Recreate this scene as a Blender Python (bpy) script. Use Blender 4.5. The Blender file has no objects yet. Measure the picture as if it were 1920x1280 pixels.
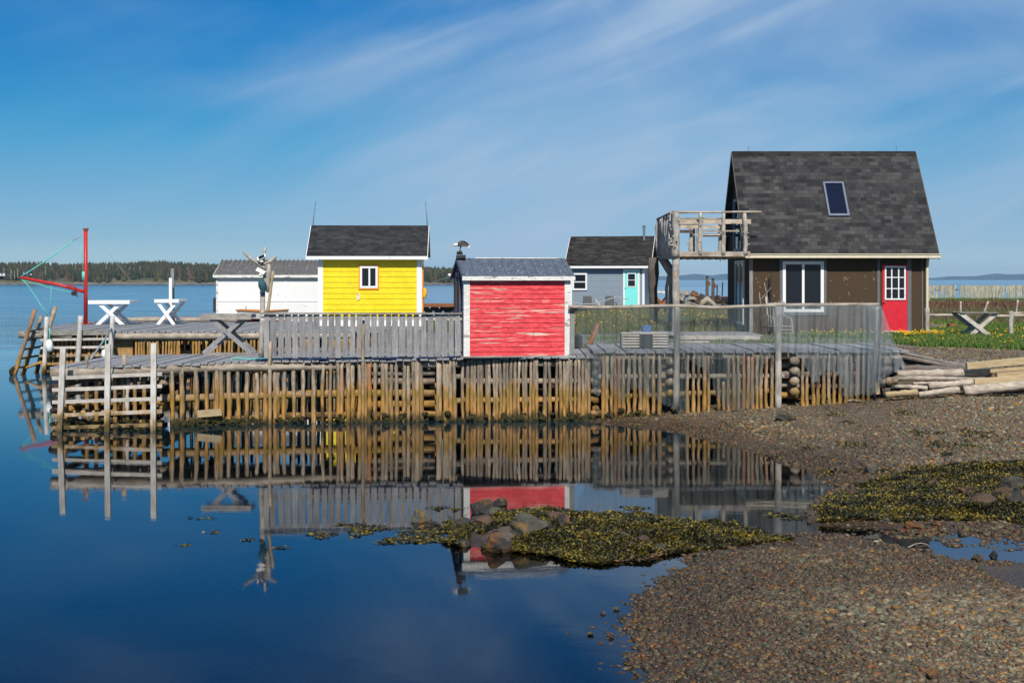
import bpy, math, random
import numpy as np
from mathutils import Vector, Matrix
R = math.radians
random.seed(7); rng = np.random.default_rng(7)
S = bpy.context.scene; COL = S.collection
H = 3.1; F = 2667.0; HZ = 524.0          # eye height, focal length (px of a 1920 frame), horizon row

# ---------------------------------------------------------------- camera
cd = bpy.data.cameras.new('camera'); cam = bpy.data.objects.new('camera', cd); COL.objects.link(cam)
cam.location = (0, 0, H); cam.rotation_euler = (R(90), 0, 0)
cd.lens = 50; cd.sensor_width = 36; cd.shift_y = -(640 - HZ) / 1920
cd.clip_start = 0.1; cd.clip_end = 20000
S.camera = cam
S.view_settings.view_transform = 'Standard'; S.view_settings.look = 'None'
S.view_settings.exposure = 0; S.view_settings.gamma = 1
S.cycles.max_bounces = 7; S.cycles.transparent_max_bounces = 24; S.cycles.volume_bounces = 0
S.cycles.diffuse_bounces = 3; S.cycles.glossy_bounces = 3; S.cycles.use_denoising = True
S.cycles.caustics_reflective = False; S.cycles.caustics_refractive = False

# ---------------------------------------------------------------- world and sun
SUN_EL, SUN_AZ = 43.0, 2.0     # azimuth: degrees to the right of straight behind the camera
w = bpy.data.worlds.new("World"); S.world = w; w.use_nodes = True
nt = w.node_tree; N = nt.nodes; L = nt.links; N.clear()
out = N.new('ShaderNodeOutputWorld'); bg = N.new('ShaderNodeBackground')
sky = N.new('ShaderNodeTexSky'); sky.sky_type = 'NISHITA'; sky.sun_disc = False
sky.sun_elevation = R(SUN_EL); sky.sun_rotation = R(180 - SUN_AZ)
sky.air_density = 1.0; sky.dust_density = 0.4; sky.ozone_density = 2.5
tc = N.new('ShaderNodeTexCoord'); sep = N.new('ShaderNodeSeparateXYZ'); L.new(tc.outputs['Generated'], sep.inputs[0])
ramp = N.new('ShaderNodeValToRGB'); L.new(sep.outputs['Z'], ramp.inputs[0])
cr = ramp.color_ramp
SKYT = [(0.0,(.92,1.15,1.38)), (.012,(.60,.87,1.20)), (.028,(.39,.635,1.0)), (.046,(.315,.57,.885)), (.07,(.235,.53,.82)), (.095,(.15,.52,.795)), (.12,(.07,.475,.775)), (.147,(.03,.43,.765)), (.19,(.018,.425,.79)), (.27,(.07,.42,.78)), (.45,(.3,.62,.9)), (.7,(.55,.8,1.0))]
cr.elements[0].position = 0; cr.elements[0].color = (*SKYT[0][1], 1)
cr.elements[1].position = SKYT[-1][0]; cr.elements[1].color = (*SKYT[-1][1], 1)
for p, c in SKYT[1:-1]:
    e = cr.elements.new(p); e.color = (*c, 1)
mul = N.new('ShaderNodeMixRGB'); mul.blend_type = 'MULTIPLY'; mul.inputs[0].default_value = 1
L.new(sky.outputs[0], mul.inputs[1]); L.new(ramp.outputs[0], mul.inputs[2])
# thin cirrus streaks fanning over the sky
def cirrus(rot, sc, loc, lo, hi, nscale=1.0, dist=1.2):
    mp = N.new('ShaderNodeMapping'); mp.vector_type = 'POINT'; mp.inputs['Rotation'].default_value = (0, 0, 0); mp.inputs['Scale'].default_value = sc; mp.inputs['Location'].default_value = loc
    vr = N.new('ShaderNodeVectorRotate'); vr.rotation_type = 'Y_AXIS'; vr.inputs['Angle'].default_value = R(rot); L.new(tc.outputs['Generated'], vr.inputs[0]); L.new(vr.outputs[0], mp.inputs[0])
    n = N.new('ShaderNodeTexNoise'); n.inputs['Scale'].default_value = nscale; n.inputs['Detail'].default_value = 7; n.inputs['Roughness'].default_value = .47; n.inputs['Distortion'].default_value = dist
    L.new(mp.outputs[0], n.inputs['Vector'])
    m = N.new('ShaderNodeMapRange'); m.inputs[1].default_value = lo; m.inputs[2].default_value = hi; L.new(n.outputs[0], m.inputs[0]); m.interpolation_type = 'SMOOTHSTEP'
    return m
c1 = cirrus(17, (2.6, 1, 9.5), (2.2, 0, 1.9), .25, .70, 1.0, .9)
c2 = cirrus(20, (4, 1, 24), (.6, 0, 3.3), .36, .88, 1.0, 1.4)
c3 = cirrus(-38, (4, 1, 11), (4.6, 0, 7.3), .50, 1.0, 1.0, 1.2)
c23 = N.new('ShaderNodeMath'); c23.operation = 'MULTIPLY_ADD'; L.new(c2.outputs[0], c23.inputs[0]); L.new(c1.outputs[0], c23.inputs[1]); L.new(c1.outputs[0], c23.inputs[2])
ca = N.new('ShaderNodeMath'); ca.operation = 'MULTIPLY_ADD'; L.new(c3.outputs[0], ca.inputs[0]); ca.inputs[1].default_value = .35; L.new(c23.outputs[0], ca.inputs[2])
# fewer clouds to the left (bearing), more to the right
cx = N.new('ShaderNodeMapRange'); cx.inputs[1].default_value = -.33; cx.inputs[2].default_value = .02; cx.inputs[3].default_value = .07; cx.inputs[4].default_value = .66; L.new(sep.outputs['X'], cx.inputs[0])
cm = N.new('ShaderNodeMath'); cm.operation = 'MULTIPLY'; cm.use_clamp = True; L.new(ca.outputs[0], cm.inputs[0]); L.new(cx.outputs[0], cm.inputs[1])
mixc = N.new('ShaderNodeMixRGB'); L.new(cm.outputs[0], mixc.inputs[0]); L.new(mul.outputs[0], mixc.inputs[1]); mixc.inputs[2].default_value = (4.0, 5.4, 7.2, 1)
SKYS = .1
bg.inputs['Strength'].default_value = SKYS
L.new(mixc.outputs[0], bg.inputs['Color']); L.new(bg.outputs[0], out.inputs[0])
sl = bpy.data.lights.new('sun', 'SUN'); sl.energy = 4.8; sl.angle = R(.5); sl.color = (1, .95, .86)
so = bpy.data.objects.new('sun', sl); COL.objects.link(so)
az = R(SUN_AZ); sd = Vector((math.sin(az) * math.cos(R(SUN_EL)), -math.cos(az) * math.cos(R(SUN_EL)), math.sin(R(SUN_EL))))
so.rotation_euler = sd.to_track_quat('Z', 'Y').to_euler(); so.location = (0, -20, 40)

# ---------------------------------------------------------------- helpers
def at(px, py, d): return Vector(((px - 960) / F * d, d, H + (HZ - py) / F * d))
def X(px, d): return (px - 960) / F * d
def Z(py, d): return H + (HZ - py) / F * d
def interp(x, pts):
    return float(np.interp(x, [p[0] for p in pts], [p[1] for p in pts]))
class MB:
    def __init__(s): s.v = []; s.f = []; s.uv = {}; s.mi = []; s.cur = 0
    def face(s, idx, uv=None):
        if uv: s.uv[len(s.f)] = uv
        s.f.append(tuple(idx)); s.mi.append(s.cur)
    def quad(s, a, b, c, d, uv=None):
        n = len(s.v); s.v += [tuple(a), tuple(b), tuple(c), tuple(d)]; s.face((n, n+1, n+2, n+3), uv)
    def box(s, x0, y0, z0, x1, y1, z1):
        n = len(s.v)
        s.v += [(x0,y0,z0),(x1,y0,z0),(x1,y1,z0),(x0,y1,z0),(x0,y0,z1),(x1,y0,z1),(x1,y1,z1),(x0,y1,z1)]
        for q in ((0,3,2,1),(4,5,6,7),(0,1,5,4),(1,2,6,5),(2,3,7,6),(3,0,4,7)): s.face([n+i for i in q])
    def bar(s, p0, p1, w, t, side=None, j=0.0, w1=None):
        """square-section board from p0 to p1; w across `side`, t across the third axis"""
        p0, p1 = Vector(p0), Vector(p1); d = (p1 - p0).normalized()
        u = Vector(side) if side is not None else (Vector((1,0,0)) if abs(d.x) < .8 else Vector((0,0,1)))
        u = (u - d * u.dot(d)).normalized(); v = d.cross(u)
        n = len(s.v); w1 = w if w1 is None else w1
        for p, ww in ((p0, w), (p1, w1)):
            for a, b in ((-1,-1),(1,-1),(1,1),(-1,1)):
                q = p + u * (a * ww / 2) + v * (b * t / 2)
                if j: q = q + Vector([random.uniform(-j, j) for _ in range(3)])
                s.v.append(tuple(q))
        for q in ((0,3,2,1),(4,5,6,7),(0,1,5,4),(1,2,6,5),(2,3,7,6),(3,0,4,7)): s.face([n+i for i in q])
    def log(s, p0, p1, r0, r1=None, n=8, seg=5, wob=.25, bend=0.0):
        r1 = r0 if r1 is None else r1
        p0, p1 = Vector(p0), Vector(p1); d = (p1 - p0); ln = d.length; d.normalize()
        u = Vector((1,0,0)) if abs(d.x) < .7 else Vector((0,0,1)); u = (u - d*u.dot(d)).normalized(); v = d.cross(u)
        base = len(s.v); bx, by = random.uniform(-1,1)*bend*ln, random.uniform(-1,1)*bend*ln*.4
        prof = [1 + random.uniform(-.12, .12) for _ in range(n)]
        for i in range(seg + 1):
            t = i / seg; r = (r0 + (r1 - r0)*t); k = math.sin(t*math.pi)
            c = p0.lerp(p1, t) + u*(bx*k + random.uniform(-1,1)*r*wob*.5) + v*(by*k)
            rr = r*(1 + random.uniform(-.5,.5)*wob)
            for a in range(n):
                th = 2*math.pi*a/n
                q = c + (u*math.cos(th) + v*math.sin(th))*rr*prof[a]*(1 + random.uniform(-.05,.05))
                s.v.append(tuple(q))
        for i in range(seg):
            for a in range(n):
                b = (a+1) % n
                s.face((base+i*n+a, base+i*n+b, base+(i+1)*n+b, base+(i+1)*n+a))
        s.face([base+a for a in range(n)][::-1]); s.face([base+seg*n+a for a in range(n)])
    def tube(s, pts, r, n=5):
        base = len(s.v); P = [Vector(p) for p in pts]
        for i, p in enumerate(P):
            d = (P[min(i+1, len(P)-1)] - P[max(i-1, 0)]).normalized()
            u = Vector((0,0,1)) if abs(d.z) < .9 else Vector((1,0,0)); u = (u - d*u.dot(d)).normalized(); v = d.cross(u)
            rr = r[i] if isinstance(r, (list, tuple)) else r
            for a in range(n):
                th = 2*math.pi*a/n; s.v.append(tuple(p + (u*math.cos(th) + v*math.sin(th))*rr))
        for i in range(len(P)-1):
            for a in range(n):
                b = (a+1) % n; s.face((base+i*n+a, base+i*n+b, base+(i+1)*n+b, base+(i+1)*n+a))
        s.face([base+a for a in range(n)][::-1]); s.face([base+(len(P)-1)*n+a for a in range(n)])
    def blob(s, c, r, sub=2, amp=.2, flat=1.0, seed=None):
        V, Fc = ico(sub); rs = np.random.default_rng(random.randrange(10**6) if seed is None else seed)
        W = V.copy()
        for _ in range(9):                      # planar cuts give stones their facets
            nrm = rs.normal(size=3); nrm /= np.linalg.norm(nrm); k = rs.uniform(.55, .88)
            dd = W @ nrm; W = W - np.outer(np.maximum(dd - k, 0), nrm)
        ph = rs.uniform(0, 6, 9); fr = rs.uniform(1.5, 4, 9)
        W *= (1 + amp*.35*(np.sin(V[:,0]*fr[0]+ph[0])*np.sin(V[:,1]*fr[1]+ph[1]) + .5*np.sin(V[:,2]*fr[2]*2+ph[2]+V[:,0]*3)))[:,None]
        W *= np.array(r if hasattr(r, '__len__') else (r, r, r*flat)); W += np.array(c)
        n = len(s.v); s.v += [tuple(x) for x in W.tolist()]
        for f in Fc.tolist(): s.face([n+i for i in f])
_ico = {}
def ico(sub):
    if sub in _ico: return _ico[sub]
    t = (1+5**.5)/2
    v = [(-1,t,0),(1,t,0),(-1,-t,0),(1,-t,0),(0,-1,t),(0,1,t),(0,-1,-t),(0,1,-t),(t,0,-1),(t,0,1),(-t,0,-1),(-t,0,1)]
    v = [Vector(a).normalized() for a in v]
    f = [(0,11,5),(0,5,1),(0,1,7),(0,7,10),(0,10,11),(1,5,9),(5,11,4),(11,10,2),(10,7,6),(7,1,8),(3,9,4),(3,4,2),(3,2,6),(3,6,8),(3,8,9),(4,9,5),(2,4,11),(6,2,10),(8,6,7),(9,8,1)]
    for _ in range(sub):
        c = {}; g = []
        def mid(a, b):
            k = (min(a,b), max(a,b))
            if k not in c: c[k] = len(v); v.append(((v[a]+v[b])/2).normalized())
            return c[k]
        for a, b, d in f:
            ab, bd, da = mid(a,b), mid(b,d), mid(d,a); g += [(a,ab,da),(b,bd,ab),(d,da,bd),(ab,bd,da)]
        f = g
    _ico[sub] = (np.array([tuple(a) for a in v]), np.array(f)); return _ico[sub]
def tag(o, label=None, cat=None, group=None, kind=None):
    if label: o['label'] = label
    if cat: o['category'] = cat
    if group: o['group'] = group
    if kind: o['kind'] = kind
    return o
def thing(name, label, cat, loc=(0,0,0), rz=0, group=None):
    o = bpy.data.objects.new(name, None); o.empty_display_size = .2; COL.objects.link(o)
    o.location = loc; o.rotation_euler = (0, 0, rz); return tag(o, label, cat, group)
def root_of(o):
    while o.parent: o = o.parent
    return o
def part(name, mb, mat, parent=None, local=False, smooth=False, loc=None, bevel=0):
    """links mb as one mesh. World coordinates unless local; a top-level mesh gets its origin at loc"""
    me = bpy.data.meshes.new(name); off = Vector((0,0,0))
    if parent is not None and not local: off = root_of(parent).location.copy()
    if parent is None:
        if loc is None:
            a = np.array(mb.v); off = Vector(((a[:,0].min()+a[:,0].max())/2, (a[:,1].min()+a[:,1].max())/2, a[:,2].min()))
        else: off = Vector(loc)
    me.from_pydata([(a-off.x, b-off.y, c-off.z) for a, b, c in mb.v], [], mb.f)
    for m in (mat if isinstance(mat, (list, tuple)) else [mat]): me.materials.append(m)
    if any(mb.mi): me.polygons.foreach_set('material_index', mb.mi)
    if mb.uv:
        ul = me.uv_layers.new(name='UVMap')
        for fi, uv in mb.uv.items():
            for k, li in enumerate(me.polygons[fi].loop_indices): ul.data[li].uv = uv[k]
    if smooth: me.shade_smooth()
    o = bpy.data.objects.new(name, me); COL.objects.link(o)
    if parent is not None: o.parent = parent
    else: o.location = off
    if bevel:
        b = o.modifiers.new('bevel', 'BEVEL'); b.width = bevel; b.segments = 1; b.limit_method = 'ANGLE'
    return o
def npmesh(name, V, Fc, mat, cols=None, smooth=False, loc=(0,0,0)):
    me = bpy.data.meshes.new(name); nv, nf, k = len(V), len(Fc), Fc.shape[1]
    V = V - np.array(loc)
    me.vertices.add(nv); me.vertices.foreach_set('co', V.astype(np.float32).ravel())
    me.loops.add(nf*k); me.loops.foreach_set('vertex_index', Fc.astype(np.int32).ravel())
    me.polygons.add(nf); me.polygons.foreach_set('loop_start', np.arange(nf, dtype=np.int32)*k)
    try: me.polygons.foreach_set('loop_total', np.full(nf, k, dtype=np.int32))
    except Exception: pass
    if cols is not None:
        ca = me.color_attributes.new('Col', 'FLOAT_COLOR', 'POINT')
        ca.data.foreach_set('color', np.concatenate([cols, np.ones((nv,1))], 1).astype(np.float32).ravel())
    me.update(calc_edges=True); me.validate()
    if smooth: me.shade_smooth()
    me.materials.append(mat); o = bpy.data.objects.new(name, me); COL.objects.link(o); o.location = loc
    return o

# ---------------------------------------------------------------- materials
class MT:
    def __init__(s, name, rough=.85, spec=.3):
        s.m = bpy.data.materials.new(name); s.m.use_nodes = True; s.nt = s.m.node_tree; s.N = s.nt.nodes; s.L = s.nt.links
        s.b = s.N['Principled BSDF']; s.b.inputs['Roughness'].default_value = rough; s.b.inputs['Specular IOR Level'].default_value = spec
    def n(s, t, **kw):
        a = s.N.new('ShaderNode' + t)
        for k, v in kw.items(): setattr(a, k, v)
        return a
    def coords(s, scale=(1,1,1), kind='Object', loc=(0,0,0), rnd=True):
        t = s.n('TexCoord'); m = s.n('Mapping'); m.inputs['Scale'].default_value = scale; s.L.new(t.outputs[kind], m.inputs[0])
        if rnd and kind == 'Object':
            oi = s.n('ObjectInfo'); mm = s.n('Math', operation='MULTIPLY'); mm.inputs[1].default_value = 37; s.L.new(oi.outputs['Random'], mm.inputs[0]); cb = s.n('CombineXYZ')
            for k in range(3): s.L.new(mm.outputs[0], cb.inputs[k])
            s.L.new(cb.outputs[0], m.inputs['Location'])
        return m.outputs[0]
    def noise(s, vec, scale=5, detail=5, rough=.6, dist=0):
        a = s.n('TexNoise'); a.inputs['Scale'].default_value = scale; a.inputs['Detail'].default_value = detail; a.inputs['Roughness'].default_value = rough; a.inputs['Distortion'].default_value = dist
        s.L.new(vec, a.inputs['Vector']); return a.outputs['Fac']
    def rng(s, val, a, b, c=0, d=1):
        m = s.n('MapRange'); s.L.new(val, m.inputs[0])
        for i, v in enumerate((a, b, c, d)): m.inputs[i+1].default_value = v
        return m.outputs[0]
    def mix(s, fac, a, b, mode='MIX'):
        m = s.n('MixRGB', blend_type=mode)
        for i, v in enumerate((fac, a, b)):
            if isinstance(v, (int, float)): m.inputs[i].default_value = v
            elif isinstance(v, (tuple, list)): m.inputs[i].default_value = (*v, 1) if len(v) == 3 else v
            else: s.L.new(v, m.inputs[i])
        return m.outputs[0]
    def math(s, op, a, b=0.0):
        m = s.n('Math', operation=op)
        for i, v in enumerate((a, b)):
            if isinstance(v, (int, float)): m.inputs[i].default_value = v
            else: s.L.new(v, m.inputs[i])
        return m.outputs[0]
    def bump(s, h, strength=.4, dist=.01):
        b = s.n('Bump'); b.inputs['Strength'].default_value = strength; b.inputs['Distance'].default_value = dist
        s.L.new(h, b.inputs['Height']); s.L.new(b.outputs[0], s.b.inputs['Normal'])
    def base(s, c):
        if isinstance(c, tuple): s.b.inputs['Base Color'].default_value = (*c, 1)
        else: s.L.new(c, s.b.inputs['Base Color'])
        return s
    def posz(s):
        g = s.n('NewGeometry'); sp = s.n('SeparateXYZ'); s.L.new(g.outputs['Position'], sp.inputs[0]); return sp.outputs['Z']
    def random(s): return s.n('ObjectInfo').outputs['Random']
GR = {'x': (.12,1,1), 'y': (1,.12,1), 'z': (1,1,.12)}
def wood(name, light, dark, axis='z', tide=None, rust=0, rough=.85, var=.35, scale=28, lich=0, patch=.5):
    """weathered timber: grain along axis, each object its own shade; tide = stain left between the tide marks"""
    t = MT(name, rough); v = t.coords(GR[axis])
    g = t.noise(v, scale, 6, .65, .3); col = t.mix(t.rng(g, .3, .68), dark, light)
    big = t.noise(t.coords((1,1,1)), 3.5, 3); col = t.mix(t.math('MULTIPLY', t.rng(big, .42, .7), patch), col, tuple(min(1, c*1.45) for c in light))
    r = t.random(); col = t.mix(1, col, t.mix(t.rng(r, 0, 1), (1-var, 1-var, 1-var), (1+var*.6, 1+var*.5, 1+var*.4)), 'MULTIPLY')
    if rust:
        rr = t.rng(t.math('FRACT', t.math('MULTIPLY', r, 7.31)), 1-rust, 1-rust*.6)
        rn = t.math('MULTIPLY', rr, t.rng(t.noise(t.coords((1,1,.35)), 4, 3), .4, .6))
        col = t.mix(rn, col, (.42, .15, .04))
    if lich: col = t.mix(t.math('MULTIPLY', t.rng(t.noise(t.coords((1,1,1)), 9, 4), .58, .66), lich), col, (.55,.36,.05))
    if tide:
        z = t.math('ADD', t.math('ADD', t.posz(), t.rng(t.noise(t.coords((1,1,.4)), 5, 3), .25, .75, -.2, .2)), t.rng(t.math('FRACT', t.math('MULTIPLY', r, 11.3)), 0, 1, -.13, .13))
        f1 = t.rng(z, tide+.12, tide-.16); och = t.mix(t.rng(g, .3, .7), (.24,.11,.02), (.60,.31,.07))
        f1 = t.math('MULTIPLY', f1, t.rng(t.math('FRACT', t.math('MULTIPLY', r, 3.7)), 0, 1, .6, 1))
        col = t.mix(f1, col, och)
        f2 = t.math('MULTIPLY', t.rng(z, tide-.05, tide-.12), t.rng(z, tide-.4, tide-.25)); col = t.mix(t.math('MULTIPLY', f2, .45), col, (.13,.12,.025))
        f3 = t.rng(z, .2, .02); col = t.mix(t.math('MULTIPLY', f3, .85), col, (.035,.032,.012))
    t.base(col); t.bump(g, .5, .006); return t.m
def plain(name, col, rough=.6, amt=.12, scale=8, metal=0, bump=0, spec=.3, stretch=(1,1,1)):
    t = MT(name, rough, spec); g = t.noise(t.coords(stretch), scale, 5)
    t.base(t.mix(t.rng(g, .3, .7), tuple(c*(1-amt) for c in col), tuple(min(1, c*(1+amt)) for c in col)))
    t.b.inputs['Metallic'].default_value = metal
    if bump: t.bump(g, bump, .01)
    return t.m
def paint(name, col, under, thr, stretch, scale=6, rough=.5, board=0, soft=.02, dirt=.1):
    """old paint: where the flaking noise passes thr the bare wood shows"""
    t = MT(name, rough); v = t.coords(stretch); g = t.noise(v, scale, 6, .62)
    d = t.noise(t.coords((1,1,1)), 2.2, 5); c = t.mix(t.rng(d, .3, .75), col, tuple(x*(1-dirt) for x in col))
    g2 = t.noise(t.coords((.25,.25,1)), 30, 4); c = t.mix(t.math('MULTIPLY', t.rng(g2, .5, .62), dirt*3), c, tuple(min(1, x*1.25+.05) for x in col))
    un = t.mix(t.rng(t.noise(v, scale*4, 4), .35, .65), tuple(x*.7 for x in under), under)
    t.base(t.mix(t.rng(g, thr, thr+soft), c, un)); t.bump(t.math('SUBTRACT', 1, t.rng(g, thr, thr+soft)), .25, .004)
    return t.m
def shingle(name, c1, c2, w=.28, h=.14, streak=0):
    t = MT(name, .9, .2); uv = t.coords((1,1,1), 'UV')
    b = t.n('TexBrick'); b.offset = .37; b.inputs['Scale'].default_value = 1; b.inputs['Brick Width'].default_value = w; b.inputs['Row Height'].default_value = h
    b.inputs['Mortar Size'].default_value = .0035; b.inputs['Color1'].default_value = (*c1,1); b.inputs['Color2'].default_value = (*c2,1); b.inputs['Mortar'].default_value = (*[x*.45 for x in c1],1); b.inputs['Bias'].default_value = -.1
    t.L.new(uv, b.inputs['Vector'])
    b2 = t.n('TexBrick'); b2.offset = .23; b2.offset_frequency = 3; b2.squash = .6; b2.squash_frequency = 2; b2.inputs['Scale'].default_value = 1; b2.inputs['Brick Width'].default_value = w*.9; b2.inputs['Row Height'].default_value = h
    b2.inputs['Mortar Size'].default_value = 0; b2.inputs['Color1'].default_value = (.66,.66,.66,1); b2.inputs['Color2'].default_value = (1.36,1.34,1.32,1)
    t.L.new(uv, b2.inputs['Vector'])
    c = t.mix(1, b.outputs['Color'], b2.outputs['Color'], 'MULTIPLY')
    g = t.noise(t.coords((1,1,1)), 60, 3); c = t.mix(1, c, t.mix(t.rng(g,.3,.7), (.85,.85,.85), (1.15,1.15,1.15)), 'MULTIPLY')
    g3 = t.noise(t.coords((.35,1,1)), 2.2, 4); c = t.mix(1, c, t.mix(t.rng(g3,.3,.7), (.86,.86,.88), (1.12,1.1,1.08)), 'MULTIPLY')
    t.base(c); t.bump(b.outputs['Fac'], -.6, .008); return t.m
GREY_L, GREY_D = (.36,.335,.30), (.135,.12,.105)
M = {}
M['pale_v'] = wood('paling_wood', (.41,.335,.25), (.10,.075,.05), 'z', tide=.74, rust=.1)
M['pale_v2'] = wood('paling_wood_dense', (.38,.31,.235), (.11,.085,.06), 'z', tide=.70, rust=.04)
M['pale_far'] = wood('paling_wood_rear', (.36,.28,.19), (.12,.08,.05), 'z', tide=1.22, rust=.15)
M['log_x'] = wood('log_wood', (.36,.31,.25), (.13,.1,.075), 'x', tide=.74, rust=.02)
M['log_y'] = wood('log_wood_cross', (.33,.28,.22), (.12,.095,.07), 'y', tide=.72)
M['deck'] = wood('deck_planks', (.36,.36,.375), (.19,.185,.19), 'y', var=.15, patch=.2)
M['grey_z'] = wood('grey_boards', (.33,.325,.33), (.17,.165,.165), 'z', var=.22, patch=.25)
M['grey_x'] = wood('grey_rails', GREY_L, GREY_D, 'x')
M['shaded_wood'] = wood('dark_shaded_wood', (.10,.075,.045), (.03,.022,.014), 'z', tide=.5)  # back-row palings: shade of the wharf interior put into a dark wood colour
M['white_z'] = wood('whitened_posts', (.60,.57,.53), (.36,.33,.29), 'z', tide=.3, var=.1)
M['white_x'] = wood('whitened_boards', (.56,.52,.47), (.33,.29,.24), 'x', tide=.45, var=.12)
M['drift_z'] = wood('driftwood_upright', (.48,.44,.385), (.17,.145,.12), 'z', var=.15)
M['drift_x'] = wood('driftwood_log_pale', (.50,.43,.35), (.17,.13,.09), 'x', var=.2)
M['bark'] = wood('dark_bark_log', (.2,.165,.14), (.06,.05,.04), 'x', var=.2)
M['timber'] = wood('new_timber', (.52,.40,.24), (.34,.245,.13), 'x', var=.12, patch=.2)
M['dark_wood'] = wood('dark_timber', (.12,.1,.085), (.04,.035,.03), 'z')
M['white'] = paint('white_paint', (.80,.79,.77), (.5,.42,.33), .66, (1,1,1), 7, .45, dirt=.06)
M['white_old'] = paint('worn_white_paint', (.74,.72,.68), (.33,.28,.22), .56, (.4,1,1), 9, .6, soft=.08, dirt=.15)
M['table_white'] = paint('table_white_paint', (.80,.80,.80), (.65,.35,.1), .70, (1,1,1), 4, .4, dirt=.05)
M['yellow'] = paint('yellow_paint', (.83,.62,.0), (.7,.5,.02), .7, (.3,1,1), 5, .45, dirt=.14)
M['red'] = paint('peeling_red_paint', (.72,.045,.055), (.74,.56,.44), .60, (.38,1,11), 2.9, .5, soft=.02, dirt=.26)
M['greyblue'] = plain('grey_blue_siding', (.21,.26,.305), .5, .06)
M['brown'] = plain('brown_stucco', (.068,.043,.023), .9, .25, 40, bump=.5)
M['cream'] = plain('cream_trim', (.66,.58,.42), .5, .08)
M['orange'] = plain('orange_trim', (.82,.30,.02), .5, .06)
M['mint'] = plain('mint_door', (.20,.72,.66), .4, .04)
M['reddoor'] = plain('red_door_paint', (.60,.02,.035), .45, .1)
M['redsteel'] = plain('red_steel', (.50,.03,.025), .4, .2, 14)
M['charcoal'] = plain('charcoal_plastic', (.03,.034,.04), .5, .1)
M['darkgrey_trim'] = plain('dark_grey_trim', (.13,.13,.135), .7, .15)
M['slate_side'] = paint('old_blue_and_brown_boards', (.07,.09,.14), (.16,.06,.03), .52, (1,1,.15), 9, .7, soft=.05)
M['rust'] = plain('rusty_steel', (.25,.09,.03), .8, .4, 12, bump=.3)
M['iron'] = plain('black_iron', (.02,.02,.02), .5, .2)
M['galv'] = plain('galvanised_steel', (.35,.36,.37), .35, .12, metal=.8)
M['rope'] = plain('teal_rope', (.13,.52,.44), .8, .2)
M['rope_grey'] = plain('grey_wire', (.33,.37,.37), .6, .2)
M['buoy'] = plain('white_buoy_plastic', (.78,.78,.76), .35, .05)
M['bag'] = plain('teal_net_bag', (.03,.09,.11), .7, .3, 40, bump=.5)
M['blue'] = plain('blue_plastic', (.05,.11,.26), .4, .1)
M['bluenet'] = plain('blue_net_heap', (.012,.03,.09), .8, .4, 60, bump=.5)
M['brownboat'] = plain('varnished_gunwale', (.42,.17,.05), .5, .15)
M['shingle'] = shingle('charcoal_shingles', (.028,.028,.029), (.06,.059,.058), .30, .15)
M['shingle2'] = shingle('plain_black_shingles', (.025,.026,.028), (.04,.04,.042), .3, .12)
M['shingle3'] = shingle('brown_black_shingles', (.02,.019,.018), (.045,.042,.038), .33, .13)
def glassm(name, c=(.012,.016,.024)):
    t = MT(name, .04, .16); t.base(c); return t.m
M['pane'] = glassm('dark_window_glass'); M['pane_sky'] = glassm('skylight_glass', (.008,.012,.03))
# old patched roofs
t = MT('patched_felt_roof', .7); v = t.coords((1,1,1)); g = t.noise(v, 10, 6, .7); c = t.mix(t.rng(g,.3,.7), (.045,.06,.085), (.125,.155,.20))
c = t.mix(t.rng(t.noise(t.coords((1,.35,1)), 26, 5, .7), .61, .66), c, (.5,.5,.5)); c = t.mix(t.rng(t.noise(t.coords((2,2,2)), 9, 4), .66, .72), c, (.28,.18,.1))
t.base(c); t.bump(g, .6, .01); M['felt'] = t.m
t = MT('streaked_sheet_roof', .7); g = t.noise(t.coords((1,.3,1)), 9, 5); c = t.mix(t.rng(g,.3,.7), (.085,.078,.075), (.15,.14,.135))
c = t.mix(t.rng(t.noise(t.coords((2.5,.25,1)), 5, 5, .7), .62, .68), c, (.5,.5,.5)); t.base(c); M['sheet'] = t.m
# fishing net: threads only where two families of diagonals run
for key_, lo_, hi_, nc_ in (('net', .055, .11, (.15,.18,.18)), ('net_dense', .08, .15, (.22,.255,.27))):
    t = MT('knotted_net', .8); uv = t.coords((1,1,1), 'UV'); sp = t.n('SeparateXYZ'); t.L.new(uv, sp.inputs[0])
    CELL = .035
    def diag(sgn):
        a = t.math('ADD', sp.outputs[0], t.math('MULTIPLY', sp.outputs[1], sgn)); a = t.math('FRACT', t.math('MULTIPLY', a, 1/CELL)); a = t.math('ABSOLUTE', t.math('SUBTRACT', a, .5)); return a
    mn = t.math('MINIMUM', diag(1), diag(-1))
    th = t.rng(t.noise(t.coords((1,1,1), 'UV'), 1.4, 3), .3, .7, lo_, hi_)
    al = t.math('LESS_THAN', mn, th)
    t.base(nc_); t.L.new(al, t.b.inputs['Alpha']); M[key_] = t.m
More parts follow.
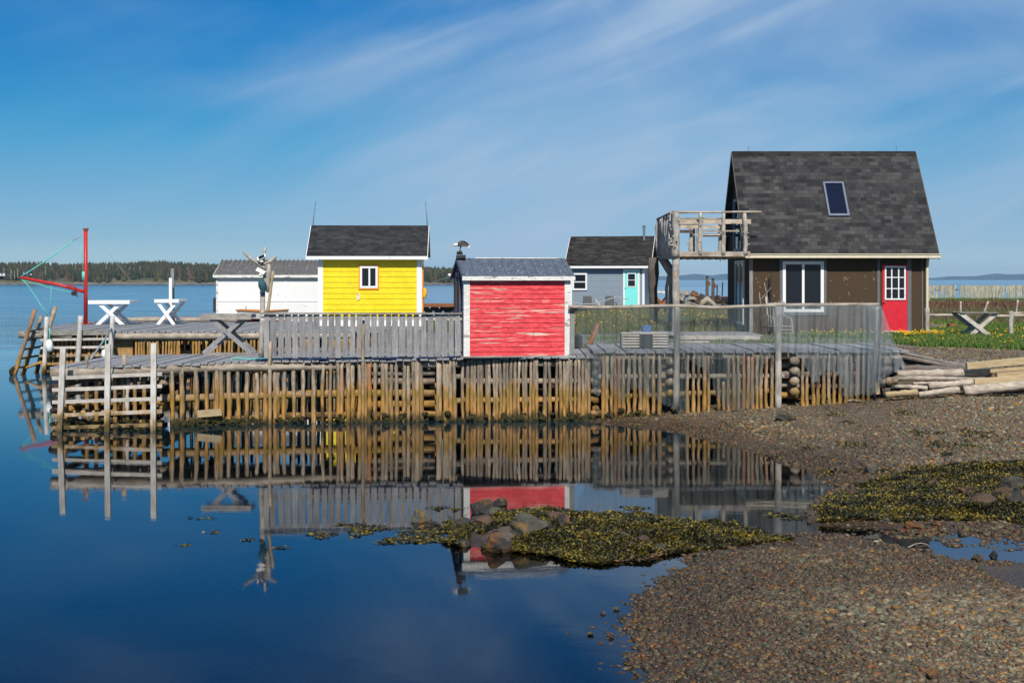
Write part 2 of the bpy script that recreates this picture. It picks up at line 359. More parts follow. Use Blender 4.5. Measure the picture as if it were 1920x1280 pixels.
# vertex-coloured natural things (wet and darker close to the water level)
def natural(name, rough=.8, wet=.06, bumpamt=.3, nscale=60, soft=.1):
    t = MT(name, rough, .35); a = t.n('Attribute', attribute_name='Col'); g = t.noise(t.coords((1,1,1), rnd=False), nscale, 4)
    c = t.mix(1, a.outputs['Color'], t.mix(t.rng(g,.25,.75), (.72,.72,.72), (1.25,1.25,1.25)), 'MULTIPLY')
    if wet is not None:
        zz = t.math('ADD', t.posz(), t.rng(t.noise(t.coords((1,1,1), rnd=False), 1.2, 3), .2, .8, -.04, .04))
        f = t.rng(zz, wet+soft, wet-.01); c = t.mix(1, c, t.mix(f, (1,1,1), (.50,.43,.33)), 'MULTIPLY'); t.L.new(t.rng(f, 0, 1, rough, .42), t.b.inputs['Roughness'])
    t.base(c)
    if bumpamt: t.bump(g, bumpamt, .01)
    return t.m
M['pebble'] = natural('pebble_stone')
M['weed'] = natural('bladderwrack', .45, None, 0)
M['leaf'] = natural('leafy_green', .75, None, 0)
M['rock'] = natural('shore_rock', .8, None, .7, 14)
def rockmat(name, c1, c2, c3, rough=.75, s=4):
    t = MT(name, rough); g = t.noise(t.coords((1,1,1)), s, 6, .65); c = t.mix(t.rng(g,.4,.56), c1, c2); c = t.mix(t.rng(t.noise(t.coords((1.4,1,1)), s*1.3, 5), .54, .6), c, c3)
    t.base(c); t.bump(t.math('ADD', g, t.math('MULTIPLY', t.noise(t.coords((1,1,1)), s*7, 5, .7), .5)), 1, .05); return t.m
M['rk_dark'] = rockmat('dark_wet_rock', (.018,.017,.016), (.042,.039,.034), (.11,.065,.022), .45)
M['rk_orange'] = rockmat('orange_stained_rock', (.03,.028,.027), (.17,.075,.022), (.15,.09,.03), .6)
M['rk_grey'] = rockmat('grey_green_rock', (.045,.045,.036), (.09,.085,.065), (.17,.10,.035), .7)
M['rk_brown'] = rockmat('brown_rock', (.06,.038,.027), (.115,.068,.045), (.05,.045,.038), .7)
M['rk_pale'] = rockmat('pale_boulder', (.25,.22,.18), (.34,.31,.25), (.32,.19,.08), .85, 2)
M['rk_fill'] = rockmat('crib_ballast', (.025,.02,.015), (.07,.05,.03), (.012,.012,.01), .8)  # stone fill, coloured dark so the crib interiors read as shaded
M['weed_dark'] = rockmat('dark_clinging_weed', (.012,.013,.006), (.05,.045,.012), (.1,.075,.015), .5, 14)

# ---------------------------------------------------------------- terrain
def W0(px, py): d = H*F/(py-HZ); return ((px-960)*d/F, d)
SHORE = [(1085,786),(1130,793),(1200,800),(1290,812),(1360,832),(1420,850),(1480,868),(1540,890),(1572,915),(1556,940),(1536,958),(1540,982),(1600,986),(1660,990),(1740,996),(1850,1004),(2100,1010),
         (2100,1056),(1900,1054),(1790,1052),(1745,1044),(1700,1026),(1640,1014),(1560,1001),(1500,1000),(1430,1012),(1350,1020),(1322,1038),(1296,1062),(1262,1086),(1238,1102),(1205,1130),(1188,1160),(1192,1200),(1215,1240),(1232,1290),(1250,1420),(1300,1700),(2600,1700),(2800,1100),(2800,745)]
LAND = np.array([W0(*p) for p in SHORE] + [(40, 30), (40, 45), (-2, 45), (-1.4, 34.2), (2.2, 33.2)])
ISLE = np.array([W0(*p) for p in [(862,984),(905,968),(960,962),(1040,966),(1120,972),(1200,976),(1290,986),(1370,998),(1432,1008),(1456,1014),(1400,1020),(1330,1024),(1260,1032),(1190,1046),(1120,1052),(1060,1040),(960,1030),(900,1030),(872,1016)]])
RWEED = np.array([W0(*p) for p in [(1536,962),(1556,940),(1580,926),(1640,910),(1720,896),(1800,892),(1920,895),(2050,900),(2050,990),(1920,990),(1850,985),(1740,982),(1620,984),(1545,982)]])
PLAT = np.array([(-1.2,33.6),(3,33.4),(7.2,33.3),(9.0,33.0),(16,32.6),(40,31),(60,45),(60,112),(12,112),(10.5,95),(1.5,90),(.6,63),(-3.6,61.5),(-4.4,45),(-1.2,40)])
def sdist(P, poly):
    """signed distance (positive inside) of points P (n,2) to a polygon"""
    a = poly; b = np.roll(poly, -1, 0); best = np.full(len(P), 1e9); ins = np.zeros(len(P), bool)
    for (ax, ay), (bx, by) in zip(a, b):
        dx, dy = bx-ax, by-ay; t = np.clip(((P[:,0]-ax)*dx + (P[:,1]-ay)*dy)/(dx*dx+dy*dy+1e-12), 0, 1)
        best = np.minimum(best, np.hypot(P[:,0]-ax-t*dx, P[:,1]-ay-t*dy))
        c = ((ay > P[:,1]) != (by > P[:,1])); xx = (bx-ax)*(P[:,1]-ay)/((by-ay) if by != ay else 1e-12) + ax
        ins ^= c & (P[:,0] < xx)
    return np.where(ins, best, -best)
def waves(x, y, sc, seed, oct=4):
    r = np.random.default_rng(seed); o = np.zeros_like(x); amp = 1
    for k in range(oct):
        for _ in range(4):
            th = r.uniform(0, 6.28); f = sc*(2**k)*r.uniform(.7, 1.4); o += amp*np.sin((x*math.cos(th)+y*math.sin(th))*f + r.uniform(0, 6.28))/4
        amp *= .55
    return o
def ground(x, y):
    x = np.atleast_1d(np.asarray(x, float)); y = np.atleast_1d(np.asarray(y, float)); P = np.stack([x, y], 1)
    s = sdist(P, LAND) + waves(x, y, 3.0, 3, 5)*.10*np.clip((y-6)/16, .6, 1.3)
    z = np.where(s > 0, np.minimum(.075*s, .5), np.maximum(.11*s, -.75))
    near = np.clip((22-y)/4, 0, 1); z = np.where((s > 0) & (near > 0), np.minimum(z, z*(1-near) + np.minimum(.05*s, .16)*near), z)
    # low wet hollow that runs across the near spit
    hol = np.exp(-(((y-14.6-(x-3)*.06)/.75)**2))*np.clip((x-2.2)/1.2, 0, 1); z = np.where(s > 0, z*(1-.72*hol), z)
    z = z + waves(x, y, 5, 9, 3)*.008*(np.abs(s) > .05)
    si = sdist(P, ISLE); z = np.where(si > -.1, np.maximum(z, np.minimum(.012+.16*si, .10)+waves(x,y,6,5,3)*.025), z)
    sr = sdist(P, RWEED); z = np.where(sr > -.2, np.maximum(z, np.minimum(.04+.12*sr, .13)+waves(x,y,5,6,3)*.03), z)
    sp = sdist(P, PLAT); pl = 1.33 + np.clip((y-34)/12, 0, 1)*.09 + np.clip((y-60)/30, 0, 1)*.12 + waves(x, y, .7, 11, 3)*.025
    k = np.clip(sp/.9+1, 0, 1); k = k*k*(3-2*k); zz = np.clip((x-8.5)/3, 0, 1); pl = pl - zz*np.clip(1-(y-33)/3.5, 0, 1)*.1
    z = z*(1-k) + np.maximum(z, pl)*k
    z = np.where((s < 0) & (np.hypot(x, y-30) > 60), np.maximum(z, z - np.clip((y-40)/60, 0, 1)*2.5), z)
    far = np.clip((np.hypot(x, y-40)-80)/200, 0, 1); z = np.where(sp > -2, z, z*(1-far) - 6*far)
    return z
def gz(x, y): return float(ground(x, y)[0])
def WG(px, py):
    """where the sight line through a photo pixel meets the ground or the water"""
    z = 0.0
    for _ in range(14):
        d = (H-z)*F/(py-HZ); x = (px-960)*d/F; z += .5*(max(0.0, gz(x, d)) - z)
    return (x, d)
def axis(lo, hi, step, ext, lo_ext, gr=1.22):
    a = list(np.arange(lo, hi + 1e-6, step)); s = step
    while a[-1] < ext: s *= gr; a.append(a[-1] + s)
    s = step
    while a[0] > -lo_ext: s *= gr; a.insert(0, a[0] - s)
    return np.clip(np.array(a), -lo_ext, ext)
ax_ = axis(-7, 13.5, .09, 7000, 7000); ay_ = axis(9, 35, .09, 9000, 60)
GX, GY = np.meshgrid(ax_, ay_); gv = ground(GX.ravel(), GY.ravel()); nx, ny = len(ax_), len(ay_)
idx = np.arange(nx*ny).reshape(ny, nx); Fq = np.stack([idx[:-1,:-1], idx[:-1,1:], idx[1:,1:], idx[1:,:-1]], -1).reshape(-1, 4)
t = MT('gravel_ground', .85, .3); g1 = t.coords((1,1,1), rnd=False)
def cells(scale):
    v = t.n('TexVoronoi'); v.inputs['Scale'].default_value = scale; t.L.new(g1, v.inputs['Vector']); return v
va, vb = cells(26), cells(60); sa = t.n('SeparateColor'); t.L.new(va.outputs['Color'], sa.inputs[0]); sb = t.n('SeparateColor'); t.L.new(vb.outputs['Color'], sb.inputs[0])
def stones(s, out):
    r = t.n('ValToRGB'); c = r.color_ramp; c.elements[0].color = (.06,.045,.032,1); c.elements[1].color = (.20,.155,.105,1)
    for p, q in ((.3,(.12,.09,.075)), (.55,(.15,.125,.11)), (.72,(.12,.125,.115)), (.86,(.2,.12,.06))): e = c.elements.new(p); e.color = (*q,1)
    t.L.new(s.outputs[out], r.inputs[0]); return r.outputs[0]
c = t.mix(.5, stones(sa, 0), stones(sb, 1)); big = t.noise(g1, .6, 5); c = t.mix(1, c, t.mix(t.rng(big,.35,.65), (.72,.7,.68), (1.08,1.06,1.02)), 'MULTIPLY')
z = t.posz(); zn = t.math('ADD', z, t.rng(t.noise(g1, 1.2, 4), .25, .75, -.05, .05))
gravel_up = t.mix(t.rng(sa.outputs[2], 0, 1), (.13,.115,.11), (.25,.225,.215)); c = t.mix(t.rng(z, .9, 1.2), c, gravel_up)
wetf = t.rng(zn, .10, .015); c = t.mix(1, c, t.mix(wetf, (1,1,1), (.46,.38,.29)), 'MULTIPLY'); c = t.mix(t.rng(z, -.02, -.3), c, t.mix(t.rng(sa.outputs[1], .95, .965), t.mix(1, c, (.62,.5,.42), 'MULTIPLY'), (.21,.17,.13)))
t.L.new(t.rng(wetf, 0, 1, .85, .4), t.b.inputs['Roughness']); t.base(c)
hb = t.math('ADD', t.math('MULTIPLY', va.outputs['Distance'], -1.0), t.math('MULTIPLY', vb.outputs['Distance'], -.4)); t.bump(hb, .9, .02); M['ground'] = t.m
beach = npmesh('beach', np.stack([GX.ravel(), GY.ravel(), gv], 1), Fq, M['ground'], smooth=True); tag(beach, kind='structure')

# ---------------------------------------------------------------- water
mb = MB(); mb.quad((-7000,-60,0),(7000,-60,0),(7000,9000,0),(-7000,9000,0))
t = MT('sea_water', .02); t.N.remove(t.b); o_ = t.N['Material Output']
lw = t.n('Fresnel'); lw.inputs['IOR'].default_value = 1.42
gl = t.n('BsdfGlossy'); gl.inputs['Roughness'].default_value = .012; gl.inputs['Color'].default_value = (1,1,1,1)
tr = t.n('BsdfTransparent'); tr.inputs['Color'].default_value = (.40,.52,.60,1)
geo = t.n('NewGeometry'); sp = t.n('SeparateXYZ'); t.L.new(geo.outputs['Position'], sp.inputs[0])
def wn(sc, stretch, det=3):
    m = t.n('Mapping'); m.inputs['Scale'].default_value = stretch; t.L.new(geo.outputs['Position'], m.inputs[0]); return t.noise(m.outputs[0], sc, det, .55)
h1 = wn(1.0, (.45, 1.4, 1), 2); h2 = wn(3.5, (.6, 1.5, 1), 3); h3 = wn(.12, (.35, 1.6, 1), 3)
farw = t.rng(sp.outputs[1], 38, 110); amp = t.math('MULTIPLY', t.math('ADD', t.math('MULTIPLY', farw, 2.2), .045), t.rng(h3, .35, .62, .35, 1.2))
offs = t.rng(sp.outputs[1], 560, 640, 0, 3.0)
hh = t.math('MULTIPLY', t.math('ADD', h1, t.math('MULTIPLY', h2, .3)), t.math('ADD', amp, offs))
bp = t.n('Bump'); bp.inputs['Strength'].default_value = 1; bp.inputs['Distance'].default_value = .03; t.L.new(hh, bp.inputs['Height'])
for q in (lw, gl): t.L.new(bp.outputs[0], q.inputs['Normal'])
deep = t.n('BsdfDiffuse'); deep.inputs['Color'].default_value = (.05,.17,.26,1)
mo = t.n('MixShader'); t.L.new(t.rng(sp.outputs[1], 26, 60), mo.inputs[0]); t.L.new(tr.outputs[0], mo.inputs[1]); t.L.new(deep.outputs[0], mo.inputs[2])
ms = t.n('MixShader'); t.L.new(lw.outputs[0], ms.inputs[0]); t.L.new(mo.outputs[0], ms.inputs[1]); t.L.new(gl.outputs[0], ms.inputs[2]); t.L.new(t.rng(sp.outputs[1], 42, 160, .03, .13), gl.inputs['Roughness']); t.L.new(ms.outputs[0], o_.inputs['Surface'])
M['water'] = t.m
tag(part('water', mb, M['water'], loc=(0,0,0)), kind='structure')

# ---------------------------------------------------------------- far shore, forest, hills
FSTOP = [(-120,489),(0,489.5),(47,488),(86,489.5),(112,494),(135,491),(170,490.5),(198,490),(234,490),(260,487.5),(286,486.5),(310,487.5),(338,489.5),(390,491),(409,494),(470,493),(560,495),(700,497),(790,498),(855,499),(930,504),(1000,514),(1040,530)]
def far_h(px, y):
    top = Z(interp(px, FSTOP), 930) - 6.2; k = np.clip((y-835)/95, 0, 1); return max(.2, .7 + (top-.7)*k**.8) if y > 828 else -1 + (y-815)/13*1.7
mb = MB(); ys = [812, 824, 829, 834, 845, 865, 890, 930, 1010]; pxs = list(range(-200, 1051, 12))
for y in ys:
    for p in pxs:
        yy = y + (8*math.sin(p*.031)+4*math.sin(p*.09+1) if y < 850 else 0)
        mb.v.append(((p-960)/F*930, yy, far_h(p, y) + random.uniform(-.25,.25)*(y > 826) - (y == 1010)*8 - max(0, p-1000)*.12))
npx = len(pxs)
for i in range(len(ys)-1):
    for j in range(npx-1): mb.face((i*npx+j, i*npx+j+1, (i+1)*npx+j+1, (i+1)*npx+j))
t = MT('far_shore_ground', .9); z = t.math('ADD', t.posz(), t.rng(t.noise(t.coords((1,1,1), rnd=False), .2, 4), .3, .7, -.5, .5)); n_ = t.noise(t.coords((1,1,1), rnd=False), .06, 5)
c = t.mix(t.rng(n_, .42, .6), (.06,.075,.022), (.16,.12,.06)); c = t.mix(t.rng(z, 1.5, .9), c, (.20,.17,.14)); c = t.mix(t.rng(z, .5, .2), c, (.05,.045,.04)); t.base(c)
tag(part('far_shore', mb, t.m, loc=(-200,830,0)), kind='structure')
trees_v, trees_f, trees_c = [], [], []; nb = 0; r2 = np.random.default_rng(3)
def conifer(x, y, z, h, rad, col):
    global nb
    k = 6; tiers = 4
    for ti in range(tiers):
        zb = z + h*(.04 + .22*ti); rt = rad*(1-.22*ti); ph = r2.uniform(0, 6)
        ring = [(x+math.cos(ph+a*2*math.pi/k)*rt*r2.uniform(.55,1.25), y+math.sin(ph+a*2*math.pi/k)*rt*r2.uniform(.55,1.25), zb+r2.uniform(-.06,.06)*h) for a in range(k)]
        tip = (x+r2.uniform(-.1,.1)*rad, y, min(z+h, zb + h*.42)); b = nb; trees_v.extend(ring+[tip]); nb += k+1
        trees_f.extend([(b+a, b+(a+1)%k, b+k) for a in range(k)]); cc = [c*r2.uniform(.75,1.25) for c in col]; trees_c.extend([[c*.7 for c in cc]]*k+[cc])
CLEAR = [(-20,0),(0,45)]
for i in range(6800):
    p = r2.uniform(-190, 1010); y = 838 + 92*r2.uniform(0,1)**.85 + (r2.uniform(0, 30))
    if p < 64 and y < 885: continue
    if 64 <= p < 130 and y < 850 and r2.random() < .75: continue
    if 318 < p < 345 and y < 862: continue
    if 225 < p < 262 and y < 895 and y > 872: continue
    z = far_h(p, min(y, 930)) - .3; h = r2.uniform(3.8, 6.8)*(.75 if y < 845 else 1)
    q = r2.random(); col = (.03,.036,.009) if q < .55 else ((.07,.06,.016) if q < .84 else ((.10,.065,.03) if q < .97 else (.07,.085,.02)))
    conifer((p-960)/F*930, y, z, h, h*r2.uniform(.24,.4), col)
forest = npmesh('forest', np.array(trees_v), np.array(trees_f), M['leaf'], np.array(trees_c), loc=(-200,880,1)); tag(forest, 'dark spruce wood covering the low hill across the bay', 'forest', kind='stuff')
mb = MB(); HT = [(1000,523),(1150,521),(1230,518),(1262,517),(1280,515),(1297,513.2),(1312,515),(1330,516.2),(1345,513.6),(1356,512.8),(1372,514.5),(1420,517),(1500,519),(1600,519),(1700,521.5),(1742,521),(1760,518),(1790,517.6),(1808,518),(1830,514.8),(1850,512.5),(1862,514),(1880,514.3),(1900,513.2),(1950,514),(2050,516),(2200,519),(2400,523)]
px_ = list(range(1000, 2401, 8))
for dy, f in ((0,0),(120,.45),(420,1),(1100,0)):
    for p in px_: mb.v.append((X(p, 8200), 7600+dy, -1 + (Z(interp(p,HT), 8020)+1+random.uniform(-.5,.5))*f if f < 1 else Z(interp(p,HT), 8020)+random.uniform(-.5,.5)))
for i in range(3):
    for j in range(len(px_)-1): a = i*len(px_)+j; mb.face((a, a+1, a+1+len(px_), a+len(px_)))
M['hill'] = plain('hill_green', (.05,.065,.05), .9, .3, .01); tag(part('hills', mb, M['hill'], loc=(1200,7600,0), smooth=True), kind='structure')
# haze in the air between here and the hills
mb = MB(); mb.box(-7200,-90,-9,7200,9300,70)
hz = bpy.data.materials.new('haze_air'); hz.use_nodes = True; hn = hz.node_tree; hn.nodes.clear(); ho = hn.nodes.new('ShaderNodeOutputMaterial'); hv = hn.nodes.new('ShaderNodeVolumePrincipled')
hv.inputs['Color'].default_value = (.40,.68,1.0,1); hv.inputs['Density'].default_value = .00009; hv.inputs['Anisotropy'].default_value = 0; hn.links.new(hv.outputs[0], ho.inputs['Volume'])
tag(part('haze', mb, hz, loc=(0,0,-9)), kind='stuff')

# ---------------------------------------------------------------- front wharf (three cribs built end to end)
def fy(px): return interp(px, [(90,29.6),(300,30.0),(500,30.7),(800,31.1),(1110,31.35),(1650,31.6)])
def dz(px): return interp(px, [(90,1.26),(300,1.31),(500,1.35),(800,1.37),(868,1.40),(1110,1.42),(1120,1.52),(1650,1.53)])
def paling(px, root, top=None, bot=None, r=.05, mat='pale_v', dy=0, lean=0, name='paling'):
    y = fy(px) + .02 + dy; x = X(px, y); zt = (dz(px) - .03 + random.uniform(-.02,.03)) if top is None else top; zb = -.45 if bot is None else bot
    mb = MB(); mb.log((x+lean, y, zt), (x, y+random.uniform(-.03,.05), zb), r*random.uniform(.72,.95), r*random.uniform(.9,1.15), n=8, seg=9, wob=.38, bend=.016)
    return part(name, mb, M[mat], root, smooth=True)
def planks(px0, px1, yb, root, pw=.17, over=.08, gap=.022, mat='deck', skew=0):
    mb = MB(); x = X(px0, fy(px0)); xe = X(px1, fy(px1))
    while x < xe:
        w = pw*random.uniform(.8,1.2); pc = 960 + (x+w/2)*F/30.9; y0 = fy(pc) - over + random.uniform(-.04,.05); z = dz(pc) + random.uniform(-.012,.012); y1 = yb + random.uniform(-.08,.08)
        j = random.uniform(-.01,.01); n = len(mb.v); s = skew*(y1-y0)
        mb.v += [(x,y0,z-.045),(x+w-gap,y0+j,z-.045),(x+w-gap+s,y1,z-.03),(x+s,y1,z-.03),(x,y0,z),(x+w-gap,y0+j,z+random.uniform(-.006,.006)),(x+w-gap+s,y1,z+.01),(x+s,y1,z+.01)]
        for q in ((0,3,2,1),(4,5,6,7),(0,1,5,4),(1,2,6,5),(2,3,7,6),(3,0,4,7)): mb.face([n+i for i in q])
        x += w
    return part('deck', mb, M[mat], root)
def hlog(px0, px1, z, root, r=.075, dy=.14, mat='log_x', z1=None):
    mb = MB(); y0, y1 = fy(px0)+dy, fy(px1)+dy; mb.log((X(px0,y0), y0, z), (X(px1,y1), y1, z if z1 is None else z1), r, r*.9, n=9, seg=max(4, int((px1-px0)/40)), wob=.16, bend=.004)
    return part('log', mb, M[mat], root, smooth=True)
def ylog(px, z, y0, y1, root, r=.08):
    mb = MB(); mb.log((X(px, y0), y0, z), (X(px, y0), y1, z+.02), r, r*.95, n=10, seg=5, wob=.12); return part('cross_log', mb, M['log_y'], root, smooth=True)
def ballast(px0, px1, y0, y1, z0, z1, root, n=90, r=.2):
    mb = MB()
    for _ in range(n):
        p = random.uniform(px0, px1); y = random.uniform(y0, y1); rr = r*random.uniform(.6,1.25); zz = random.uniform(z0, z1)
        mb.blob((X(p, (y0+y1)/2), y, zz), (rr*1.2, rr, rr*.75), sub=1, amp=.3)
    return tag(part('ballast_stones', mb, M['rk_fill'], root), kind='stuff')
def clingweed(px0, px1, root, n=60, y=None, z0=-.02, z1=.2, r=.06, dy=0):
    mb = MB()
    for _ in range(n):
        p = random.uniform(px0, px1); yy = (fy(p) if y is None else y) - .04 + dy + random.uniform(-.05,.1); rr = r*random.uniform(.5,1.4)
        mb.blob((X(p, yy), yy, random.uniform(z0, z1)*random.random()), (rr*1.3, rr, rr), sub=1, amp=.9)
    return tag(part('clinging_weed', mb, M['weed_dark'], root), kind='stuff')

# -- left crib with open palings
wl = thing('log_wharf', 'low open log wharf with thin widely spaced palings under the picket fence', 'wharf', (X(480,32), 32, 0))
planks(92, 868, 34.0, wl, skew=.02)
PL = [321,339,367,385.5,405,414,428,445,464,481,497.5,506,514,521,533,551,568,588,606,619,631,641,650,661,672,683,691,704,716,725,736,743.5,756,766,775,783,790,821,827,833,838.5,845,851.5]
for p in PL: paling(p + random.uniform(-1.2,1.2), wl, r=.05 if p > 500 else .055, lean=random.uniform(-.02,.02), top=None)
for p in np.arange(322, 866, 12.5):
    y = 33.6; mb = MB(); x = X(p, y) + random.uniform(-.04,.04); mb.log((x, y, dz(p)-.1), (x+random.uniform(-.05,.05), y, -.4), .035, .045, n=6, seg=4); part('paling', mb, M['shaded_wood'], wl, smooth=True)
hlog(95, 340, 1.13, wl, .13, .06, 'log_x', 1.2); hlog(330, 640, 1.2, wl, .1, .13); hlog(620, 868, 1.24, wl, .085, .13)
hlog(300, 600, .56, wl, .085, .2, 'log_x', .6); hlog(560, 815, .60, wl, .09, .2)
hlog(330, 560, .08, wl, .075, .2, 'log_x', .12); hlog(540, 830, .14, wl, .08, .2)
for z in (1.05, .86, .36): hlog(690 if z > .4 else 690, 815, z, wl, .085, .25)
for z in (1.28, .95, .42): hlog(845, 870, z, wl, .07, .25)
for p in (700, 812):
    for z in (.98, .74, .48, .25): ylog(p, z, 31.5, 33.8, wl, .085)
for k, p in enumerate((360, 470, 590)): ylog(p, 1.12, 30.9, 33.9, wl, .09)
ballast(700, 812, 32.2, 33.8, 0, 1.0, wl, 40)
for (p0, z0, p1, z1) in ((335,.1,352,1.1),(392,.0,380,.9),(430,1.1,418,.2),(555,.9,540,.1)):       # loose braces inside
    mb = MB(); mb.log((X(p0,31.9),31.9,z0),(X(p1,32.2),32.2,z1),.04,.035,n=6,seg=3); part('brace', mb, M['pale_v2'], wl, smooth=True)
mb = MB(); y = fy(392)-.08; mb.bar((X(370,y), y, Z(776,y)), (X(416,y), y, Z(772,y)), .15, .06, side=(0,0,1)); part('fender_board', mb, M['timber'], wl)
# crib at the left tip: stacked round logs holding stones
for z, a, b in ((.98,112,320),(.70,118,300),(.48,108,316),(.27,115,300),(.06,104,306)):
    hlog(a, b, z, wl, .06, .6, 'log_x', z+random.uniform(-.04,.04))
for p in (128, 222, 304):
    for z in (.9, .36): ylog(p, z, 30.2+random.uniform(-.1,.1), 33.6, wl, .07)
for p in (122, 162, 182, 215, 233, 241, 252, 268): paling(p, wl, top=dz(p)+(.22 if p in (162,233,) else -.05), r=.05, mat='pale_v2' if p != 241 else 'white_z', dy=.3)
ballast(115, 305, 31.2, 33.4, -.1, .75, wl, 70, .18)
clingweed(330, 868, wl, 110); clingweed(110, 310, wl, 60, dy=.35)

# -- middle crib under the red shed, close-set palings
wm = thing('log_wharf', 'close-set wall of upright palings below the peeling red shed, mossy green lower half', 'wharf', (X(990,32.5), 32.5, 0))
planks(869, 1112, 34.4, wm, pw=.2)
p = 869.5
while p < 1111:
    if not (1012 < p < 1017 or 1034.5 < p < 1037.5): paling(p, wm, bot=min(-.3, gz(X(p,31.4),31.4)-.2), r=random.uniform(.036,.046), mat='pale_v2', lean=random.uniform(-.02,.02))
    p += random.uniform(6.0, 7.6)
for z in (1.24, .86, .45): hlog(866, 1112, z, wm, .07, .14)
ballast(872, 1108, 31.75, 33.6, 0, 1.0, wm, 110)
clingweed(868, 1112, wm, 60)
for z in (1.28,1.08,.88,.68,.48,.3): ylog(1117, z-.05, 31.45, 33.6, wm, .075)
hlog(1108, 1132, .15, wm, .07, .1); hlog(1108,1130,.62, wm, .05, .1)

# -- right crib behind the net
wr = thing('log_wharf', 'right hand log wharf with bark-brown palings standing on the gravel behind the hanging net', 'wharf', (X(1390,32.5), 32.5, .3))
planks(1113, 1692, 34.9, wr, pw=.22, over=.05)
PR = [1130.6,1138,1146,1154,1162,1169,1179.5,1189,1199.6,1208,1216.5,1226,1236,1289.5,1300.6,1310,1320,1330,1348,1357,1366,1375,1384.5,1393.6,1402,1412,1419.6,1427.5,1437,1447,1505,1513,1524.7,1533,1544.5,1555,1564,1575,1586,1596,1607.5,1618,1629]
for p in PR:
    short = p in (1246, 1348, 1357, 1513); y = fy(p)
    paling(p, wr, top=1.42 if not short else .75+random.random()*.3, bot=gz(X(p,y),y)-.12, r=.042, mat='pale_v', lean=random.uniform(-.02,.02))
for z in (1.38,): hlog(1113, 1690, z, wr, .075, .13)
hlog(1120, 1480, .95, wr, .06, .16); hlog(1470, 1650, .98, wr, .07, .16); hlog(1130, 1450, .48, wr, .06, .2, 'log_x', .62); hlog(1480, 1660, .72, wr, .06, .2)
for z in (1.30, 1.08, .86, .62):
    ylog(1257.5, z-.02, 31.3, 33.4, wr, .085); ylog(1492, z+.0, 31.4, 33.4, wr, .095)
    hlog(1240, 1262, z-.1, wr, .07, .3); hlog(1462, 1500, z-.11, wr, .08, .35, 'log_x')
for p in (1150,1195,1320,1375,1430,1530,1585,1640,1665): ylog(p, 1.28, 31.62, 34.6, wr, .075)
for z in (1.1,.85): ylog(1650, z, 31.5, 33.6, wr, .09); ylog(1668, z, 31.5, 33.6, wr, .09)
ballast(1125, 1690, 32.3, 33.7, .3, 1.1, wr, 190)
clingweed(1122, 1270, wr, 22, z0=.1, z1=.3)

# -- slip frame of whitened boards against the left tip
fr = thing('boat_slip', 'bleached timber boat slip frame, three tall posts and five rails standing in water', 'frame', (X(200,29.2), 29.2, 0))
for (pt, yt, pb) in ((118.5,652,110),(202.5,645,200),(288.5,643,287)):
    mb = MB(); d = 29.1; mb.bar(at(pt, yt, d), (X(pb, d), d, -.5), .115, .07, side=(1,0,0), w1=.105); part('post', mb, M['white_z'], fr, bevel=.004)
for a, b in ((709,701),(731,723.5),(754,747),(779,771),(802,796)):
    mb = MB(); d = 29.2; mb.bar(at(98+random.uniform(-1,1), a, d), at(304, b, d), .075, .05, side=(0,0,1)); part('rail', mb, M['white_x'], fr, bevel=.003)
clingweed(115, 300, fr, 40, y=29.22, z0=0, z1=.16, r=.04)

# ---------------------------------------------------------------- rear wharf
rw = thing('rear_wharf', 'rear plank wharf carrying the white tables and the red crane, ochre palings below', 'wharf', (-11, 50, 0))
def skewdeck(x0, x1, y0, y1, z, root, lean=0, pw=.2, th=.05, name='deck'):
    mb = MB(); x = x0
    while x < x1:
        w_ = pw*random.uniform(.85,1.15); zz = z+random.uniform(-.01,.01); s = lean*(x1-x)/(x1-x0); n = len(mb.v); ya = y0+random.uniform(-.05,.05)
        mb.v += [(x,ya,zz-th),(x+w_-.03,ya,zz-th),(x+w_-.03+s,y1,zz-th),(x+s,y1,zz-th),(x,ya,zz),(x+w_-.03,ya,zz),(x+w_-.03+s,y1,zz),(x+s,y1,zz)]
        for q in ((0,3,2,1),(4,5,6,7),(0,1,5,4),(1,2,6,5),(2,3,7,6),(3,0,4,7)): mb.face([n+i for i in q])
        x += w_
    return part(name, mb, M['deck'], root)
ZR = Z(620, 46.4)
skewdeck(-15.9, -12.9, 46.3, 56.5, ZR, rw, lean=-1.2); skewdeck(-12.88, -1.8, 46.3, 56.5, ZR-.01, rw, lean=0)
mb = MB(); mb.log((-13.1,46.25,ZR-.19),(-5.2,46.35,ZR-.17),.11,.1,n=9,seg=14,wob=.06); part('log', mb, M['log_x'], rw, smooth=True)
mb = MB(); mb.log((-16.1,46.5,ZR-.13),(-14.3,46.3,ZR-.15),.13,.12,n=9,seg=5,wob=.06); part('log', mb, M['log_x'], rw, smooth=True)
mb = MB(); mb.bar(at(77,624,46.2), at(214,623,46.2), .16, .07, side=(0,0,1)); part('edge_beam', mb, M['grey_x'], rw)
for py in (636,651,666,681,695):
    mb = MB(); mb.bar(at(75+random.uniform(-3,2),py+1,46.15), at(214,py-1,46.15), .075, .05, side=(0,0,1)); part('rail', mb, M['white_x' if py < 660 else 'log_x'], rw)
for k, p in enumerate(np.arange(84, 212, 8.3)):
    mb = MB(); mb.bar((X(p,46.6),46.6,ZR-.08), (X(p,46.6),46.6,-.3), .085, .06, side=(1,0,0), j=.006); part('stave', mb, M['pale_far'], rw)
for p0, p1, yt in ((88,82,594),(151,144,592),(211,204,592)):
    mb = MB(); mb.log(at(p0,yt,46.05), at(p1,706,46.05), .075, .075, n=9, seg=8, wob=.08); part('white_post', mb, M['white_z'], rw, smooth=True)
mb = MB()
for k in range(8): mb.box(X(215+k*3.9,46.5), 46.5, -.3, X(215+k*3.9+3.6,46.5), 46.56, ZR-.27)
